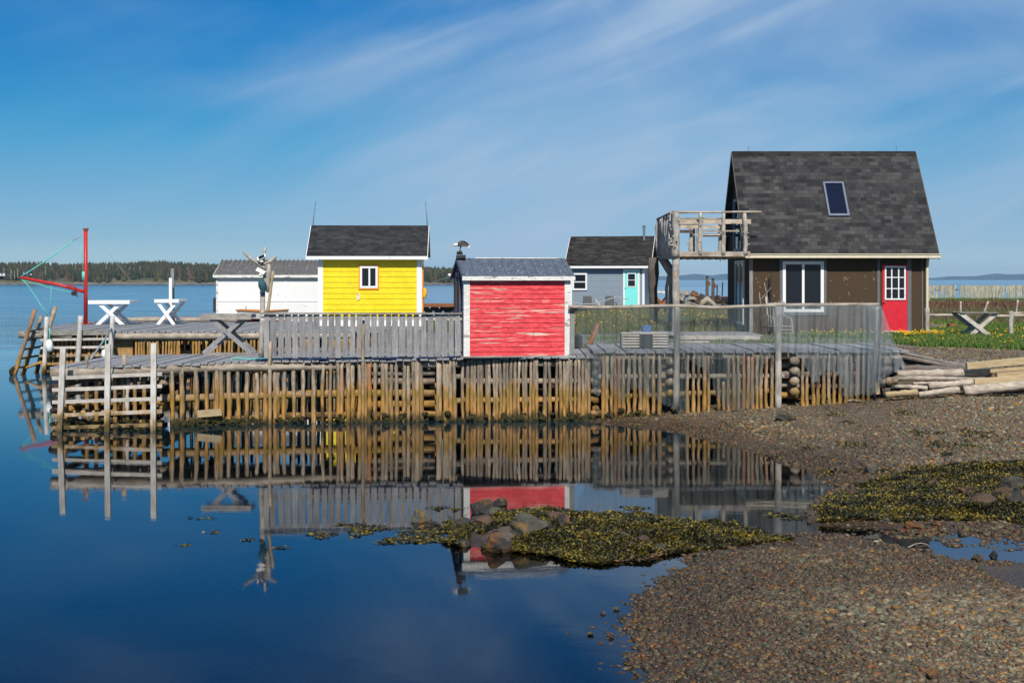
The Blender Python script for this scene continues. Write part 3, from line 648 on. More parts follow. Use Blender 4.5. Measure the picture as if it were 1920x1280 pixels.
mb.box(X(246,46.5),46.5,-.3,X(246,46.5)+.05,48.5,ZR-.2); part('plank_panel', mb, M['pale_far'], rw)
for a, b in ((258,302),(308,340),(365,378),(390,393),(404,416),(425,440),(450,500),(505,590),(600,700),(720,860)):
    for p in np.arange(a, b, 5.2 if b < 450 else 7): 
        mb = MB(); x = X(p, 46.5); mb.log((x+random.uniform(-.03,.03),46.33,ZR-.22), (x,46.3,-.3 if random.random()<.7 else .35), .036, .045, n=6, seg=5, wob=.25); part('paling', mb, M['pale_far'], rw, smooth=True)
for z in (1.0,.72,.45,.2):
    for a, b in ((250,420),(400,600)): mb = MB(); mb.log((X(a,46.9),46.9,z+random.uniform(-.05,.05)),(X(b,46.9),46.9,z),.075,.07,n=7,seg=8,wob=.25); part('log', mb, M['pale_far'], rw, smooth=True)
mb = MB()
for _ in range(150): rr = random.uniform(.1,.2); mb.blob((random.uniform(X(250,47.2), X(700,47.2)), random.uniform(47,48), random.uniform(-.1,.75)), (rr*1.2,rr,rr), sub=1, amp=.6)
part('dark_weed', mb, M['weed_dark'], rw)
mb = MB(); mb.box(-15.8,48,-.2,-13,55,ZR-.3); mb.box(-12.5,48.2,-.2,-2,56,ZR-.28); part('crib_core', mb, M['rk_fill'], rw)
bk = thing('back_stage', 'narrow weathered deck behind the white tables, its planks showing green edges', 'deck', (-12.5, 60, 0))
skewdeck(X(228,58.5), X(470,58.5), 58.5, 62, Z(597,58.5), bk); mb = MB(); mb.log((X(222,58.4),58.4,Z(599.5,58.4)),(X(476,58.4),58.4,Z(600,58.4)),.1,.1,n=8,seg=10,wob=.08); part('log', mb, M['log_x'], bk, smooth=True)
for p in np.arange(232,470,20): mb = MB(); mb.log((X(p,58.8),58.8,Z(602,58.8)),(X(p,58.8),58.8,-.4),.08,.08,n=6,seg=3); part('pile', mb, M['pale_far'], bk, smooth=True)
# ladder leaning off the rear wharf
ld = thing('boat_ladder', 'tall crooked log ladder leaning in the water at the far left end of the wharf', 'ladder', (X(45,46.5), 46.5, 0))
for (a, ya, b, yb, d) in ((66,580,26,706,46.0),(78,592,42,704,46.6),(104,574,66,706,47.6)):
    mb = MB(); e = at(b, yb, d); mb.log(at(a, ya, d), e+(e-at(a,ya,d))*.12, .07, .075, n=8, seg=8, wob=.1); part('rail', mb, M['pale_v'], ld, smooth=True)
for k in range(6):
    t_ = .30+k*.135; p0 = at(66,580,46.0).lerp(at(26,706,46.0), t_+.03); p1 = at(104,574,47.6).lerp(at(66,706,47.6), t_-.01); mb = MB(); mb.log(p0, p1, .035, .035, n=6, seg=3, wob=.15); part('rung', mb, M['pale_far'], ld, smooth=True)
mb = MB(); mb.log(at(46,690,46.4), at(80,678,46.3), .05, .05, n=7, seg=3); part('brace', mb, M['pale_far'], ld, smooth=True)
mb = MB()
for _ in range(14): mb.blob(at(random.uniform(21,29), random.uniform(690,703), 46.0), .09, sub=1, amp=.8)
part('clinging_weed', mb, M['weed_dark'], ld)

# ---------------------------------------------------------------- buildings
def slab(mb, a, b, c, d, th, uvs=None):
    """a,b eave left/right, c,d ridge right/left (top face), thickness th downwards"""
    a, b, c, d = map(Vector, (a, b, c, d)); n = (b-a).cross(d-a).normalized()
    lo = [p - n*th for p in (a, b, c, d)]; k = len(mb.v); mb.v += [tuple(p) for p in (a, b, c, d)] + [tuple(p) for p in lo]
    w_, h_ = (b-a).length, (d-a).length; mb.face((k,k+1,k+2,k+3), [(0,0),(w_,0),(w_,h_),(0,h_)])
    for q in ((7,6,5,4),(0,4,5,1),(1,5,6,2),(2,6,7,3),(3,7,4,0)): mb.face([k+i for i in q])
def gable(root, Wd, D, hw, hr, wallm, roofm, of=.25, ob=.25, ol=.2, orr=.2, lap=.12, sidem=None, trimm=None, fas=.12, corner=.1, roofth=.05, ridge=None, sides='lr', lapx=.014, bargem=None):
    ry = D/2 if ridge is None else ridge; mb = MB(); hr -= roofth+.02; hw = (hw - roofth - .012 + of*hr/ry)/(1+of/ry)
    k = len(mb.v); mb.v += [(0,0,0),(Wd,0,0),(Wd,D,0),(0,D,0),(0,0,hw),(Wd,0,hw),(Wd,D,hw),(0,D,hw),(0,ry,hr),(Wd,ry,hr)]
    for q in ((0,1,5,4),(1,2,6,9,5),(2,3,7,6),(3,0,4,8,7),(4,5,9,8),(6,7,8,9)): mb.face(q)
    if lap:
        z = 0
        while z < hw - .01:
            z1 = min(z+lap, hw); o0, o1 = lapx, .003; mb.quad((0,-o0,z),(Wd,-o0,z),(Wd,-o1,z1),(0,-o1,z1)); mb.quad((0,-.001,z),(Wd,-.001,z),(Wd,-o0,z),(0,-o0,z)); z = z1
    part('wall', mb, wallm, root, local=True)
    for s in sides:
        mb = MB(); z = 0; x = -.003 if s == 'l' else Wd+.003; sg = -1 if s == 'l' else 1
        while z < hr - .05:
            z1 = min(z+(lap or .3), hr-.01); 
            def span(zz): 
                if zz <= hw: return .001, D-.001
                f = (zz-hw)/(hr-hw); return ry*f, D-(D-ry)*f
            a0, b0 = span(z); a1, b1 = span(z1)
            P = [(x+sg*lapx,a0,z),(x+sg*lapx,b0,z),(x,b1,z1),(x,a1,z1)]; mb.quad(*(P if s == 'r' else P[::-1])); z = z1
        part('side_cladding', mb, sidem or wallm, root, local=True)
    sl_f = (hr-hw)/ry; ef = (-of, hw-of*sl_f+roofth+.012); sl_b = (hr-hw)/(D-ry); eb = (D+ob, hw-ob*sl_b+roofth+.012); rz_ = hr+roofth+.02
    mb = MB(); slab(mb, (-ol,ef[0],ef[1]), (Wd+orr,ef[0],ef[1]), (Wd+orr,ry,rz_), (-ol,ry,rz_), roofth)
    slab(mb, (Wd+orr,eb[0],eb[1]), (-ol,eb[0],eb[1]), (-ol,ry,rz_), (Wd+orr,ry,rz_), roofth); rf = part('roof', mb, roofm, root, local=True)
    if trimm:
        mb = MB(); mb.box(-ol-.02, ef[0]-.03, ef[1]-fas, Wd+orr+.02, ef[0]-.002, ef[1]-.01); part('fascia', mb, trimm, root, local=True)
        for xx in (-ol-.022, Wd+orr+.002):
            for (y0,z0),(y1,z1) in ((ef,(ry,rz_)),(eb,(ry,rz_))):
                mb = MB(); h_ = fas*.9; mb.v += [(xx,y0,z0-h_),(xx+.02,y0,z0-h_),(xx+.02,y0,z0-.005),(xx,y0,z0-.005),(xx,y1,z1-h_),(xx+.02,y1,z1-h_),(xx+.02,y1,z1-.005),(xx,y1,z1-.005)]
                for q in ((0,3,2,1),(4,5,6,7),(0,1,5,4),(1,2,6,5),(2,3,7,6),(3,0,4,7)): mb.face(q)
                part('bargeboard', mb, bargem or trimm, root, local=True)
        if corner:
            for xx in (-.022, Wd-corner+.022):
                mb = MB(); mb.box(xx, -.034, .0, xx+corner, -.0155, hw-.01); sx = -.036 if xx < 0 else Wd+.019; mb.box(sx, -.033, 0, sx+.017, corner, hw-.01); part('corner_board', mb, trimm, root, local=True)
    return rf, ef, eb, rz_
def window(root, x0, x1, z0, z1, fm, y=-.02, fw=.05, mull=(), bars=(), deep=.05, outer=None, ow=.04, pane='pane', name='window', axis='x'):
    """frame with real depth round a recessed pane; axis 'x': in the front wall, 'l': in the left wall (x is then y)"""
    def T(mb):
        if axis == 'l': mb.v = [(b, a, c) for a, b, c in mb.v]; mb.f = [f[::-1] for f in mb.f]
        return mb
    mb = MB(); ya, yb = y-deep, y+.012
    mb.box(x0,ya,z0,x0+fw,yb,z1); mb.box(x1-fw,ya,z0,x1,yb,z1); mb.box(x0+fw,ya,z0,x1-fw,yb,z0+fw); mb.box(x0+fw,ya,z1-fw,x1-fw,yb,z1)
    for m in mull: mb.box(m-fw*.4,ya+.008,z0+fw,m+fw*.4,yb,z1-fw)
    for m in bars: mb.box(x0+fw,ya+.012,m-fw*.3,x1-fw,yb,m+fw*.3)
    w_ = part(name, T(mb), fm, root, local=True)
    mb = MB(); mb.box(x0+fw*.5,y-.012,z0+fw*.5,x1-fw*.5,y+.008,z1-fw*.5); part('pane', T(mb), M[pane], w_, local=True)
    if outer:
        mb = MB(); yy = y-deep+.02
        mb.box(x0-ow,yy,z0-ow,x0-.001,yb,z1+ow); mb.box(x1+.001,yy,z0-ow,x1+ow,yb,z1+ow); mb.box(x0-.001,yy,z0-ow,x1+.001,yb,z0-.001); mb.box(x0-.001,yy,z1+.001,x1+.001,yb,z1+ow); part('surround', T(mb), outer, w_, local=True)
    return w_

# red shed
RS = thing('red_shed', 'small shed with peeling bright red clapboard wall and patched blue-grey roof', 'shed', (-1.02, 30.98, 1.42), R(9))
Wd, D = 2.30, 2.05
gable(RS, Wd, D, 1.76, 2.16, M['red'], M['felt'], of=.1, ob=.12, ol=.06, orr=.1, lap=.105, sidem=M['slate_side'], trimm=M['white_old'], fas=.1, corner=.12, lapx=.018, bargem=M['slate_side'])
mb = MB()                                           # battens and ragged lower edge of the old roofing felt
sl = (2.08-1.74)/1.025
for k in range(11): 
    x = -.02+k*.235+random.uniform(-.02,.02); mb.bar((x+.0,-.1,1.765), (x-.0,1.02,2.165), .02, .014, side=(1,0,0))
part('roof_batten', mb, M['felt'], RS, local=True)
mb = MB(); mb.bar((.35,.99,2.165),(Wd*.98,.99,2.165),.03,.02,side=(0,1,0)); part('ridge_strip', mb, M['white_old'], RS, local=True)
mb = MB(); mb.box(-.045,.75,.3,-.02,1.2,1.7); part('door', mb, M['dark_wood'], RS, local=True)
mb = MB(); mb.box(-.06,.62,.02,-.022,.72,1.85); mb.box(-.06,1.22,.02,-.022,1.32,1.85); mb.box(-.06,.73,1.74,-.022,1.21,1.84); part('door_frame', mb, M['slate_side'], RS, local=True)
mb = MB()
for x, z0_, z1_ in ((.78,.105,.21),(1.5,.42,.525),(1.1,.84,.945),(.55,1.155,1.26),(1.72,1.26,1.365),(1.9,.21,.315),(.95,.525,.63)): mb.box(x,-.021,z0_+.01,x+.007,-.002,z1_)
part('board_joint', mb, M['dark_wood'], RS, local=True)
mb = MB(); mb.box(-.1,-.05,-.02,Wd+.1,.0,.015); part('sill_board', mb, M['grey_x'], RS, local=True)
# corner post beside the shed
mb = MB(); y = 31.35; mb.bar((X(1072,y),y,1.45),(X(1073,y),y,Z(578,y)),.11,.09,side=(1,0,0)); tag(part('grey_post', mb, M['grey_z'], bevel=.004), 'square weathered post standing against the right corner of the red shed', 'post')
# eagle carving
EG = thing('eagle_figure', 'painted bald eagle figure crouching on the roof ridge with white head and tail', 'statue', tuple(at(868, 472, 31.9)))
e = at(868,472,31.9); s_ = 31.9/F
def ep(px, py, dy=0): return (X(px,31.9), 31.9+dy, Z(py,31.9))
mb = MB(); V, Fc = ico(3); c0 = np.array(ep(868,458)); ctl = np.array([(858.5,458.5,3.4),(862,457.5,4.8),(866,456.5,5.6),(870,457,5.4),(874,458,4.2),(878,459.5,2.6)])
mb.tube([ep(a,b) for a,b,_ in ctl], [r*s_ for *_, r in ctl], n=12); body = part('body', mb, M['charcoal'], EG, smooth=True)
mb = MB()
for sg in (-1,1):
    n = len(mb.v); mb.v += [ep(858,455,sg*.045),ep(866,451.2,sg*.05),ep(873,453,sg*.06),ep(880,460,sg*.03),ep(874,462.5,sg*.07),ep(864,461.5,sg*.075),ep(858,455,sg*.062),ep(866,452,sg*.075),ep(873,454,sg*.08),ep(880,460,sg*.045)]
    mb.face((n,n+1,n+2,n+3,n+4,n+5)); mb.face((n+6,n+7,n+8,n+9,n+4,n+5))
part('wing', mb, M['dark_wood'], EG)
mb = MB(); mb.tube([ep(860,458.5),ep(856,458.8),ep(852,459),ep(849.5,459.5)], [3.3*s_,3.0*s_,2.3*s_,1.3*s_], n=10); part('head', mb, M['buoy'], EG, smooth=True)
mb = MB(); mb.tube([ep(850,459.5),ep(848,460),ep(846.3,461),ep(846,462)], [1.1*s_,1.0*s_,.6*s_,.2*s_], n=7); part('beak', mb, M['orange'], EG, smooth=True)
mb = MB(); n = len(mb.v); mb.v += [ep(872,460,-.03),ep(882,461,-.05),ep(880,464.5,-.045),ep(873,462,-.03),ep(872,460,.03),ep(882,461,.05),ep(880,464.5,.045),ep(873,462,.03)]
for q in ((0,1,2,3),(7,6,5,4),(0,4,5,1),(1,5,6,2),(2,6,7,3),(3,7,4,0)): mb.face([n+i for i in q])
part('tail', mb, M['buoy'], EG)
mb = MB(); 
for sg in (-1,1): mb.tube([ep(864,462,sg*.03),ep(863,466,sg*.035),ep(862,469,sg*.035)], [1.6*s_,1.0*s_,.7*s_], n=6)
part('leg', mb, M['dark_wood'], EG)
mb = MB(); mb.tube([ep(863,469),ep(861,470)], [1.2*s_,1.3*s_], n=6); part('foot', mb, M['orange'], EG)
mb = MB(); mb.blob(ep(862,473.5), (.075,.06,.065), sub=2, amp=.5); part('perch_rock', mb, M['rk_dark'], EG)
mb = MB(); mb.box(X(855.5,31.9),31.8,Z(484.5,31.9),X(873,31.9),32.02,Z(478,31.9)); tag(part('perch_block', mb, M['charcoal'], bevel=.004), 'black block under the eagle at the left end of the red shed ridge', 'block')

# yellow shed
y0 = 51.5; YS = thing('yellow_shed', 'bright yellow clapboard shed with black shingle roof and orange framed window', 'shed', (X(598,y0), y0, Z(612,y0)), R(1.5))
Wd = X(789,y0)-X(598,y0); zb = Z(612,y0); f = lambda py: Z(py,y0)-zb
gable(YS, Wd, 2.5, f(480), f(420), M['yellow'], M['shingle2'], of=.3, ob=.25, ol=.42, orr=.24, lap=.20, trimm=M['white'], fas=.13, corner=.17, lapx=.022)
fx = lambda px: X(px,y0)-X(598,y0)
window(YS, fx(675), fx(708), f(540), f(499), M['white'], fw=.075, mull=(fx(692.5),), outer=M['orange'], ow=.055)
mb = MB(); mb.box(fx(669),-.05,f(563),fx(671.6),-.022,f(552)); mb.box(fx(672.5),-.05,f(561),fx(674.5),-.022,f(550)); part('wall_sensor', mb, M['white_old'], YS, local=True)
mb = MB(); mb.box(.18,-.03,.0,Wd-.18,-.0205,.22); part('base_board', mb, M['white'], YS, local=True)
for a, b, c in ((-.38, 581, 587), (Wd+.2, 806, 802)):
    mb = MB(); yy = 1.25; xa = a; mb.tube([(xa,yy,f(432)),(xa+(c-b)*.009,yy,f(402))], [.03,.02]); mb.tube([(xa+(c-b)*.009,yy,f(403)),(xa+(c-b)*.021,yy,f(374))], .012); part('antenna', mb, M['galv'], YS, local=True)
mb = MB(); mb.box(Wd+.04,.05,.0,Wd+.08,.13,f(500)); part('side_pole', mb, M['orange'], YS, local=True)
mb = MB(); mb.blob((Wd+.13,0,f(550)), (.1,.1,.2), sub=2, amp=.1); o = part('yellow_float', mb, plain('yellow_float_plastic', (.85,.42,.01), .4, .05), None, local=True, loc=(0,0,0)); o.location = YS.location; o.rotation_euler = YS.rotation_euler; tag(o, 'yellow-orange float hanging on the right corner of the yellow shed', 'float')

# white shed
y0 = 59; WS = thing('white_shed', 'long white panelled shed with streaky brown-grey sheet roof left of the yellow shed', 'shed', (X(407,y0), y0, Z(602,y0)), 0)
zb = Z(602,y0); fx = lambda px: X(px,y0)-X(407,y0); Wd = fx(618)
gable(WS, Wd, 3.2, Z(515,y0)-zb, Z(488,60.6)-zb, M['white'], M['sheet'], of=.15, ob=.15, ol=.12, orr=.1, lap=0, trimm=M['white_old'], fas=.12, corner=.06, sides='')
mb = MB(); z_ = Z(565,y0)-zb; mb.box(0.03,-.022,z_,Wd,-.004,z_+.03); mb.box(fx(534.5),-.026,0,fx(536.5),-.004,Z(522,y0)-zb); part('panel_strip', mb, M['white'], WS, local=True)
mb = MB(); sl = (Z(490,60.6)-Z(519,y0))/1.6
for k in range(26): x = -.1+k*.19; mb.bar((x+.0,-.14,Z(519,y0)-zb-.14*sl+.075),(x+.0,1.6,Z(490,60.6)-zb+.09),.03,.03,side=(1,0,0))
part('roof_rib', mb, M['sheet'], WS, local=True)
mb = MB(); mb.bar(at(404,558,59.3), at(404,585,59.3), .16,.16); tag(part('black_post', mb, M['charcoal']), 'short black post behind the left corner of the white shed', 'post')

# grey-blue house
y0 = 77.7; GH = thing('grey_house', 'grey-blue clapboard cabin with turquoise door and black shingle roof', 'house', (X(1070,78.3), 78.3, Z(575,78)), R(-11))
zb = Z(575,78); f = lambda py: Z(py,78)-zb; SC = 78/F/math.cos(R(11)); fx = lambda px: (px-1070)*SC*.995; Wd = fx(1206)
rf, ef, eb, rz_ = gable(GH, Wd, 3.9, f(498.5), f(441), M['greyblue'], M['shingle3'], of=.32, ob=.3, ol=.3, orr=.42, lap=.13, trimm=M['white'], fas=.13, corner=.1, lapx=.018)
window(GH, fx(1073.5), fx(1101), f(544), f(512), M['white'], fw=.09, bars=(f(528.5),), deep=.06)
dr = part('door', (lambda m: (m.box(fx(1171),-.05,.05,fx(1195),-.019,f(508)), m)[1])(MB()), M['mint'], GH, local=True)
window(dr, fx(1175.5), fx(1191.5), f(538), f(512), M['white'], y=-.052, fw=.045, bars=(f(525),), deep=.025)
mb = MB()
for a,b,c,d in ((1168,1171,573,505),(1195,1198.5,573,505)): mb.box(fx(a),-.065,f(c),fx(b),-.018,f(d))
mb.box(fx(1171),-.065,f(508),fx(1195),-.018,f(505)); part('door_frame', mb, M['white'], GH, local=True)
mb = MB(); mb.tube([(fx(1201),1.6,f(450)),(fx(1201),1.6,f(425))], .07, n=10); mb.tube([(fx(1201),1.6,f(425)),(fx(1201),1.6,f(421))], .1, n=10); part('stovepipe', mb, M['galv'], GH, local=True)
mb = MB(); mb.tube([(fx(1170+2.2),-.06,f(540)),(fx(1172.2),-.1,f(540))], .03, n=8); part('knob', mb, M['galv'], dr, local=True)

# brown house
y0 = 44.0; BX = X(1405,y0); BZ = Z(632,y0); BH = thing('brown_house', 'tall dark brown house with steep charcoal shingle roof and red front door', 'house', (BX, y0, BZ), 0)
f = lambda py: Z(py,y0)-BZ; fx = lambda px: X(px,y0)-BX; Wd = fx(1738); D = 4.4; hw = Z(474.5,43.67)-BZ; hr = 7.24-BZ
rf, ef, eb, rz_ = gable(BH, Wd, D, hw, hr, M['brown'], M['shingle'], of=.33, ob=.33, ol=.2, orr=.27, lap=0, trimm=None, sides='')
mb = MB(); mb.box(-.2,ef[0]-.12,ef[1]-.15,Wd+.29,ef[0]-.002,ef[1]-.02); mb.box(-.2,ef[0]-.15,ef[1]-.045,Wd+.29,ef[0]-.121,ef[1]-.02); part('gutter', mb, M['cream'], BH, local=True)
mb = MB(); mb.box(-.2,ef[0]+.0,ef[1]-.17,Wd+.26,-.003,ef[1]-.155); part('soffit', mb, M['darkgrey_trim'], BH, local=True)
mb = MB(); mb.tube([(Wd-.05,-.3,ef[1]-.16),(Wd-.02,-.12,ef[1]-.3),(Wd-.02,-.1,ef[1]-.5),(Wd-.02,-.1,.15),(Wd+.1,-.2,.05)], .045, n=8); part('downspout', mb, M['cream'], BH, local=True)
for xx, y_ in ((-.222,0),(Wd+.272,0)):
    mb = MB()
    for (ya,za),(yb,zb_) in ((ef,(D/2,rz_)),(eb,(D/2,rz_))):
        n = len(mb.v); mb.v += [(xx,ya,za-.2),(xx+.02,ya,za-.2),(xx+.02,ya,za),(xx,ya,za),(xx,yb,zb_-.2),(xx+.02,yb,zb_-.2),(xx+.02,yb,zb_),(xx,yb,zb_)]
        for q in ((0,3,2,1),(4,5,6,7),(0,1,5,4),(1,2,6,5),(2,3,7,6),(3,0,4,7)): mb.face([n+i for i in q])
    part('bargeboard', mb, M['dark_wood'], BH, local=True)
window(BH, fx(1467), fx(1544), f(585), f(490), M['white'], y=-.004, fw=.095, mull=(fx(1505.5),), deep=.06, outer=M['darkgrey_trim'], ow=.09)
# dark boards dividing the wall
for a, b in ((1405,1411.5),(1463-1.5,1465-1.5),(1644.5,1649.5),(1701,1708.5),(1728,1730)):
    if 1460 < a < 1466: continue
    mb = MB(); mb.box(fx(a),-.03,.0,fx(b),-.002,2.56); part('trim_board', mb, M['grey_z'] if a < 1410 else M['darkgrey_trim'], BH, local=True)
mb = MB(); dx0, dx1, dz0, dz1 = fx(1654), fx(1700.5), f(620), f(497); mb.box(dx0,-.045,dz0,dx1,-.003,dz1)
for a, b, c, d in ((1659,1674,613,571),(1680,1695,613,571)): 
    mb.box(fx(a),-.052,f(c),fx(b),-.0445,f(d)); mb.box(fx(a+3),-.06,f(c-4),fx(b-3),-.0515,f(d+4))
dr = part('door', mb, M['reddoor'], BH, local=True, bevel=.004)
window(dr, fx(1658), fx(1697), f(562), f(499), M['white'], y=-.05, fw=.045, mull=(fx(1671),fx(1684)), bars=(f(520),f(541)), deep=.03)
mb = MB(); mb.blob((fx(1656.5),-.09,f(566)),.035,sub=1,amp=0); part('knob', mb, plain('brass', (.6,.4,.1), .3, .05, metal=1), dr, local=True, smooth=True)
mb = MB(); mb.box(dx0-.02,-.1,dz0-.03,dx1+.02,-.0,dz0-.004); part('threshold', mb, M['white_old'], BH, local=True)
# stucco nicks showing pale patches
mb = MB(); rs = random.Random(5)
for _ in range(42):
    a, b = rs.uniform(1552,1642), rs.uniform(508,600)
    if rs.random() < .35: a = rs.uniform(1414,1460)
    l_ = rs.choice([.02,.03,.05,.1]); th_ = rs.uniform(-1,1.2); mb.bar((fx(a),-.004,f(b)),(fx(a)+l_*math.sin(th_),-.004,f(b)+l_*math.cos(th_)),.012,.008,side=(1,0,0))
part('stucco_nick', mb, plain('stucco_nick_pale', (.4,.33,.22), .9), BH, local=True)
# skylight on the slope
sd_ = Vector((0, D/2-ef[0], rz_-ef[1])); ln = sd_.length; sd_.normalize(); nn = Vector((0,-sd_.z,sd_.y)); e0 = Vector((0,ef[0],ef[1]))
def onroof(x, t_, h): p = e0 + sd_*t_ + nn*h; return (x, p.y, p.z)
def roofbox(mb, x0, x1, t0, t1, h0, h1):
    n = len(mb.v)
    for h_ in (h0, h1): mb.v += [onroof(x0,t0,h_),onroof(x1,t0,h_),onroof(x1,t1,h_),onroof(x0,t1,h_)]
    for q in ((0,3,2,1),(4,5,6,7),(0,1,5,4),(1,2,6,5),(2,3,7,6),(3,0,4,7)): mb.face([n+i for i in q])
sx0, sx1, t0, t1 = 9.90-BX, 10.56-BX, 1.42, 2.82
mb = MB(); roofbox(mb,sx0,sx0+.06,t0,t1,.0,.1); roofbox(mb,sx1-.06,sx1,t0,t1,.0,.1); roofbox(mb,sx0+.06,sx1-.06,t0,t0+.08,.0,.1); roofbox(mb,sx0+.06,sx1-.06,t1-.06,t1,.0,.1); sk = part('skylight', mb, plain('grey_blue_frame', (.15,.17,.22), .4), rf, local=True)
mb = MB(); roofbox(mb,sx0+.05,sx1-.05,t0+.07,t1-.05,.01,.06); part('pane', mb, M['pane_sky'], sk, local=True)
mb = MB(); roofbox(mb,sx0-.05,sx1+.05,t0-.09,t0-.002,.0,.015); part('flashing', mb, M['dark_wood'], rf, local=True)
mb = MB()
for x in (.35, Wd-.35, ): mb.tube([(x,D/2,rz_-.02),(x,D/2,rz_+.2)], .008, n=4)
part('ridge_rod', mb, M['galv'], rf, local=True)
mb = MB(); slab(mb, (-.2,D/2-.12,rz_-.18+.03), (Wd+.27,D/2-.12,rz_-.18+.03), (Wd+.27,D/2,rz_+.025), (-.2,D/2,rz_+.025), .02); part('ridge_cap', mb, M['shingle3'], rf, local=True)
# left gable end: patio door and tall upper window
window(BH, .9, 2.6, .35, f(487), M['white'], y=-.004, fw=.09, mull=(1.75,), deep=.05, axis='l')
window(BH, 1.3, 2.9, f(468), f(365), M['greyblue'], y=-.004, fw=.08, deep=.05, axis='l')
# door step
st = MB(); st.box(X(1655,43.2),42.9,gz(11,43)-.1,X(1757,43.2),43.95,Z(632,43.3)); o = part('door_step', st, M['dark_wood'], bevel=.01); tag(o, 'dark grey timber step below the red door', 'step')
st = MB(); st.box(X(1690,42.6),42.55,gz(11,42.6)-.05,X(1744,42.6),42.88,Z(637,42.6)); tag(part('concrete_slab', st, M['white_old'], bevel=.01), 'pale concrete slab lying in the grass before the door step', 'slab')

# ---------------------------------------------------------------- picket fence on the low wharf
PF = thing('picket_fence', 'weathered grey board fence along the wharf edge left of the red shed', 'fence', (X(680,31), 31, 1.37))
for k, p in enumerate([500,513,526.5,540,553.6,567.5,581,594,608,621,634,647.6,661,674.7,688,701.5,715,729,741,754,768,781,795,808,820.6,833.6,846,858.5]):
    y = fy(p)-.02; x = X(p,y); l_ = random.uniform(-.012,.012); mb = MB(); w_ = random.uniform(.105,.135)
    mb.bar((x,y,Z(random.uniform(668,671.5),y)), (x+l_,y,Z(589.5,y)), w_, .022, side=(1,0,0), w1=w_*random.uniform(.95,1.03)); part('picket', mb, M['grey_z'], PF)
for a, b in ((489,672),(672,866)):
    mb = MB(); mb.bar((X(a,fy(a)),fy(a)-.01,Z(587.5,fy(a))), (X(b,fy(b)),fy(b)-.01,Z(587.5,fy(b))), .12, .035, side=(0,1,0)); part('cap_rail', mb, M['grey_x'], PF)
for py in (597,655):
    mb = MB(); mb.bar((X(489,fy(489)),fy(489)+.035,Z(py,fy(489))), (X(866,fy(866)),fy(866)+.035,Z(py,fy(866))), .08, .04, side=(0,0,1)); part('rail', mb, M['white_x'] if py < 600 else M['grey_x'], PF)
for p in (507,682,862):
    y = fy(p)+.1; mb = MB(); mb.bar((X(p,y),y,1.3), (X(p,y),y,Z(590,y)), .08, .08); part('post', mb, M['grey_z'], PF)
for p, yt in ((506,640),(680.5,610)):
    y = fy(p)-.07; mb = MB(); mb.log((X(p,y),y,Z(yt,y)),(X(p+.5,y),y,-.4),.04,.045,n=7,seg=8); tag(part('thin_pole', mb, M['pale_v'], smooth=True), 'thin pole standing before the picket fence ' + ('by the driftwood post' if p < 600 else 'halfway along its length'), 'pole')
mb = MB()
for k in range(60):
    p = random.uniform(487,868); y = fy(p)+random.uniform(-.08,.2); mb.blob((X(p,y),y,dz(p)+.025), (.14,.08,.02), sub=1, amp=.6)
tag(part('blue_net_heap', mb, M['bluenet']), 'dark blue netting bunched on the planks along the foot of the picket fence', 'net')
# driftwood post figure with lamps
DP = thing('driftwood_post', 'tall post with forked driftwood arms rising by the left end of the picket fence', 'post', (X(492,31.6), 31.6, 1.35))
q = lambda px, py, dy=0: (X(px,31.6), 31.6+dy, Z(py,31.6))
mb = MB(); mb.log(q(489.5,668), q(493,548), .055, .05, n=9, seg=10, wob=.1); mb.log(q(493,550), q(499,500,.03), .05, .045, n=8, seg=5); part('post', mb, M['drift_z'], DP, smooth=True)
def limb(name, pts, rad): mb = MB(); mb.tube([q(*p) for p in pts], rad, n=8); part(name, mb, M['drift_z'], DP, smooth=True)
limb('arm', [(499,504),(489,498),(480,491),(470,485),(461,477),(454,471)], [.05,.05,.04,.035,.03,.012])
limb('arm', [(498,506),(500,496),(506,489),(513,485),(519,480)], [.05,.055,.06,.045,.015])
limb('arm', [(493,496),(494.5,485),(496,472),(498,464)], [.035,.03,.025,.035]); limb('arm', [(487,500),(494,494),(503,492),(507,486)], [.03,.04,.035,.02])
limb('trunk_piece', [(501,548),(502,530),(504,512),(504,495)], [.03,.05,.05,.035]); limb('trunk_piece', [(497,520),(500,510),(503,500)], [.04,.05,.03])
mb = MB(); mb.log(q(500.5,588,.05), q(511,508,.05), .035, .03, n=7, seg=9, wob=.2); tag(part('orange_stick', mb, M['timber'], smooth=True, loc=q(500,588,.05)), 'orange barked stick leaning beside the driftwood post', 'stick')
mb = MB(); mb.tube([q(493,523,-.06),q(491.5,528,-.07),q(493,535,-.07),q(494,541,-.06),q(493.5,546,-.06),q(492.5,551,-.06)], [.03,.075,.095,.08,.055,.06], n=10); tag(part('net_bag', mb, M['bag'], smooth=True), 'dark teal net bag tied to the driftwood post', 'bag')
for k, (a, b, tl) in enumerate(((492,483,1),(490,508,-1))):
    L_ = thing('solar_lamp', ('pale solar lamp with tilted dark panel on top of the driftwood post' if k == 0 else 'off-white lamp head fixed below the driftwood arms'), 'lamp', q(a,b,-.1))
    mb = MB(); c = Vector(q(a,b,-.1)); mb.bar(c+Vector((-.09,0,-.04*tl)), c+Vector((.09,0,.05*tl)), .10, .03, side=(0,.5,.8)); part('housing', mb, M['white_old'], L_)
    if k == 0: mb = MB(); mb.bar(c+Vector((-.06,-.02,-.015)), c+Vector((.06,-.02,.045)), .07, .02, side=(0,.5,.8)); part('solar_panel', mb, M['pane'], L_)
    mb = MB(); mb.blob(c+Vector((0,0,-.09)), (.05,.05,.035), sub=2, amp=.1); part('lamp_head', mb, M['white_old'], L_)

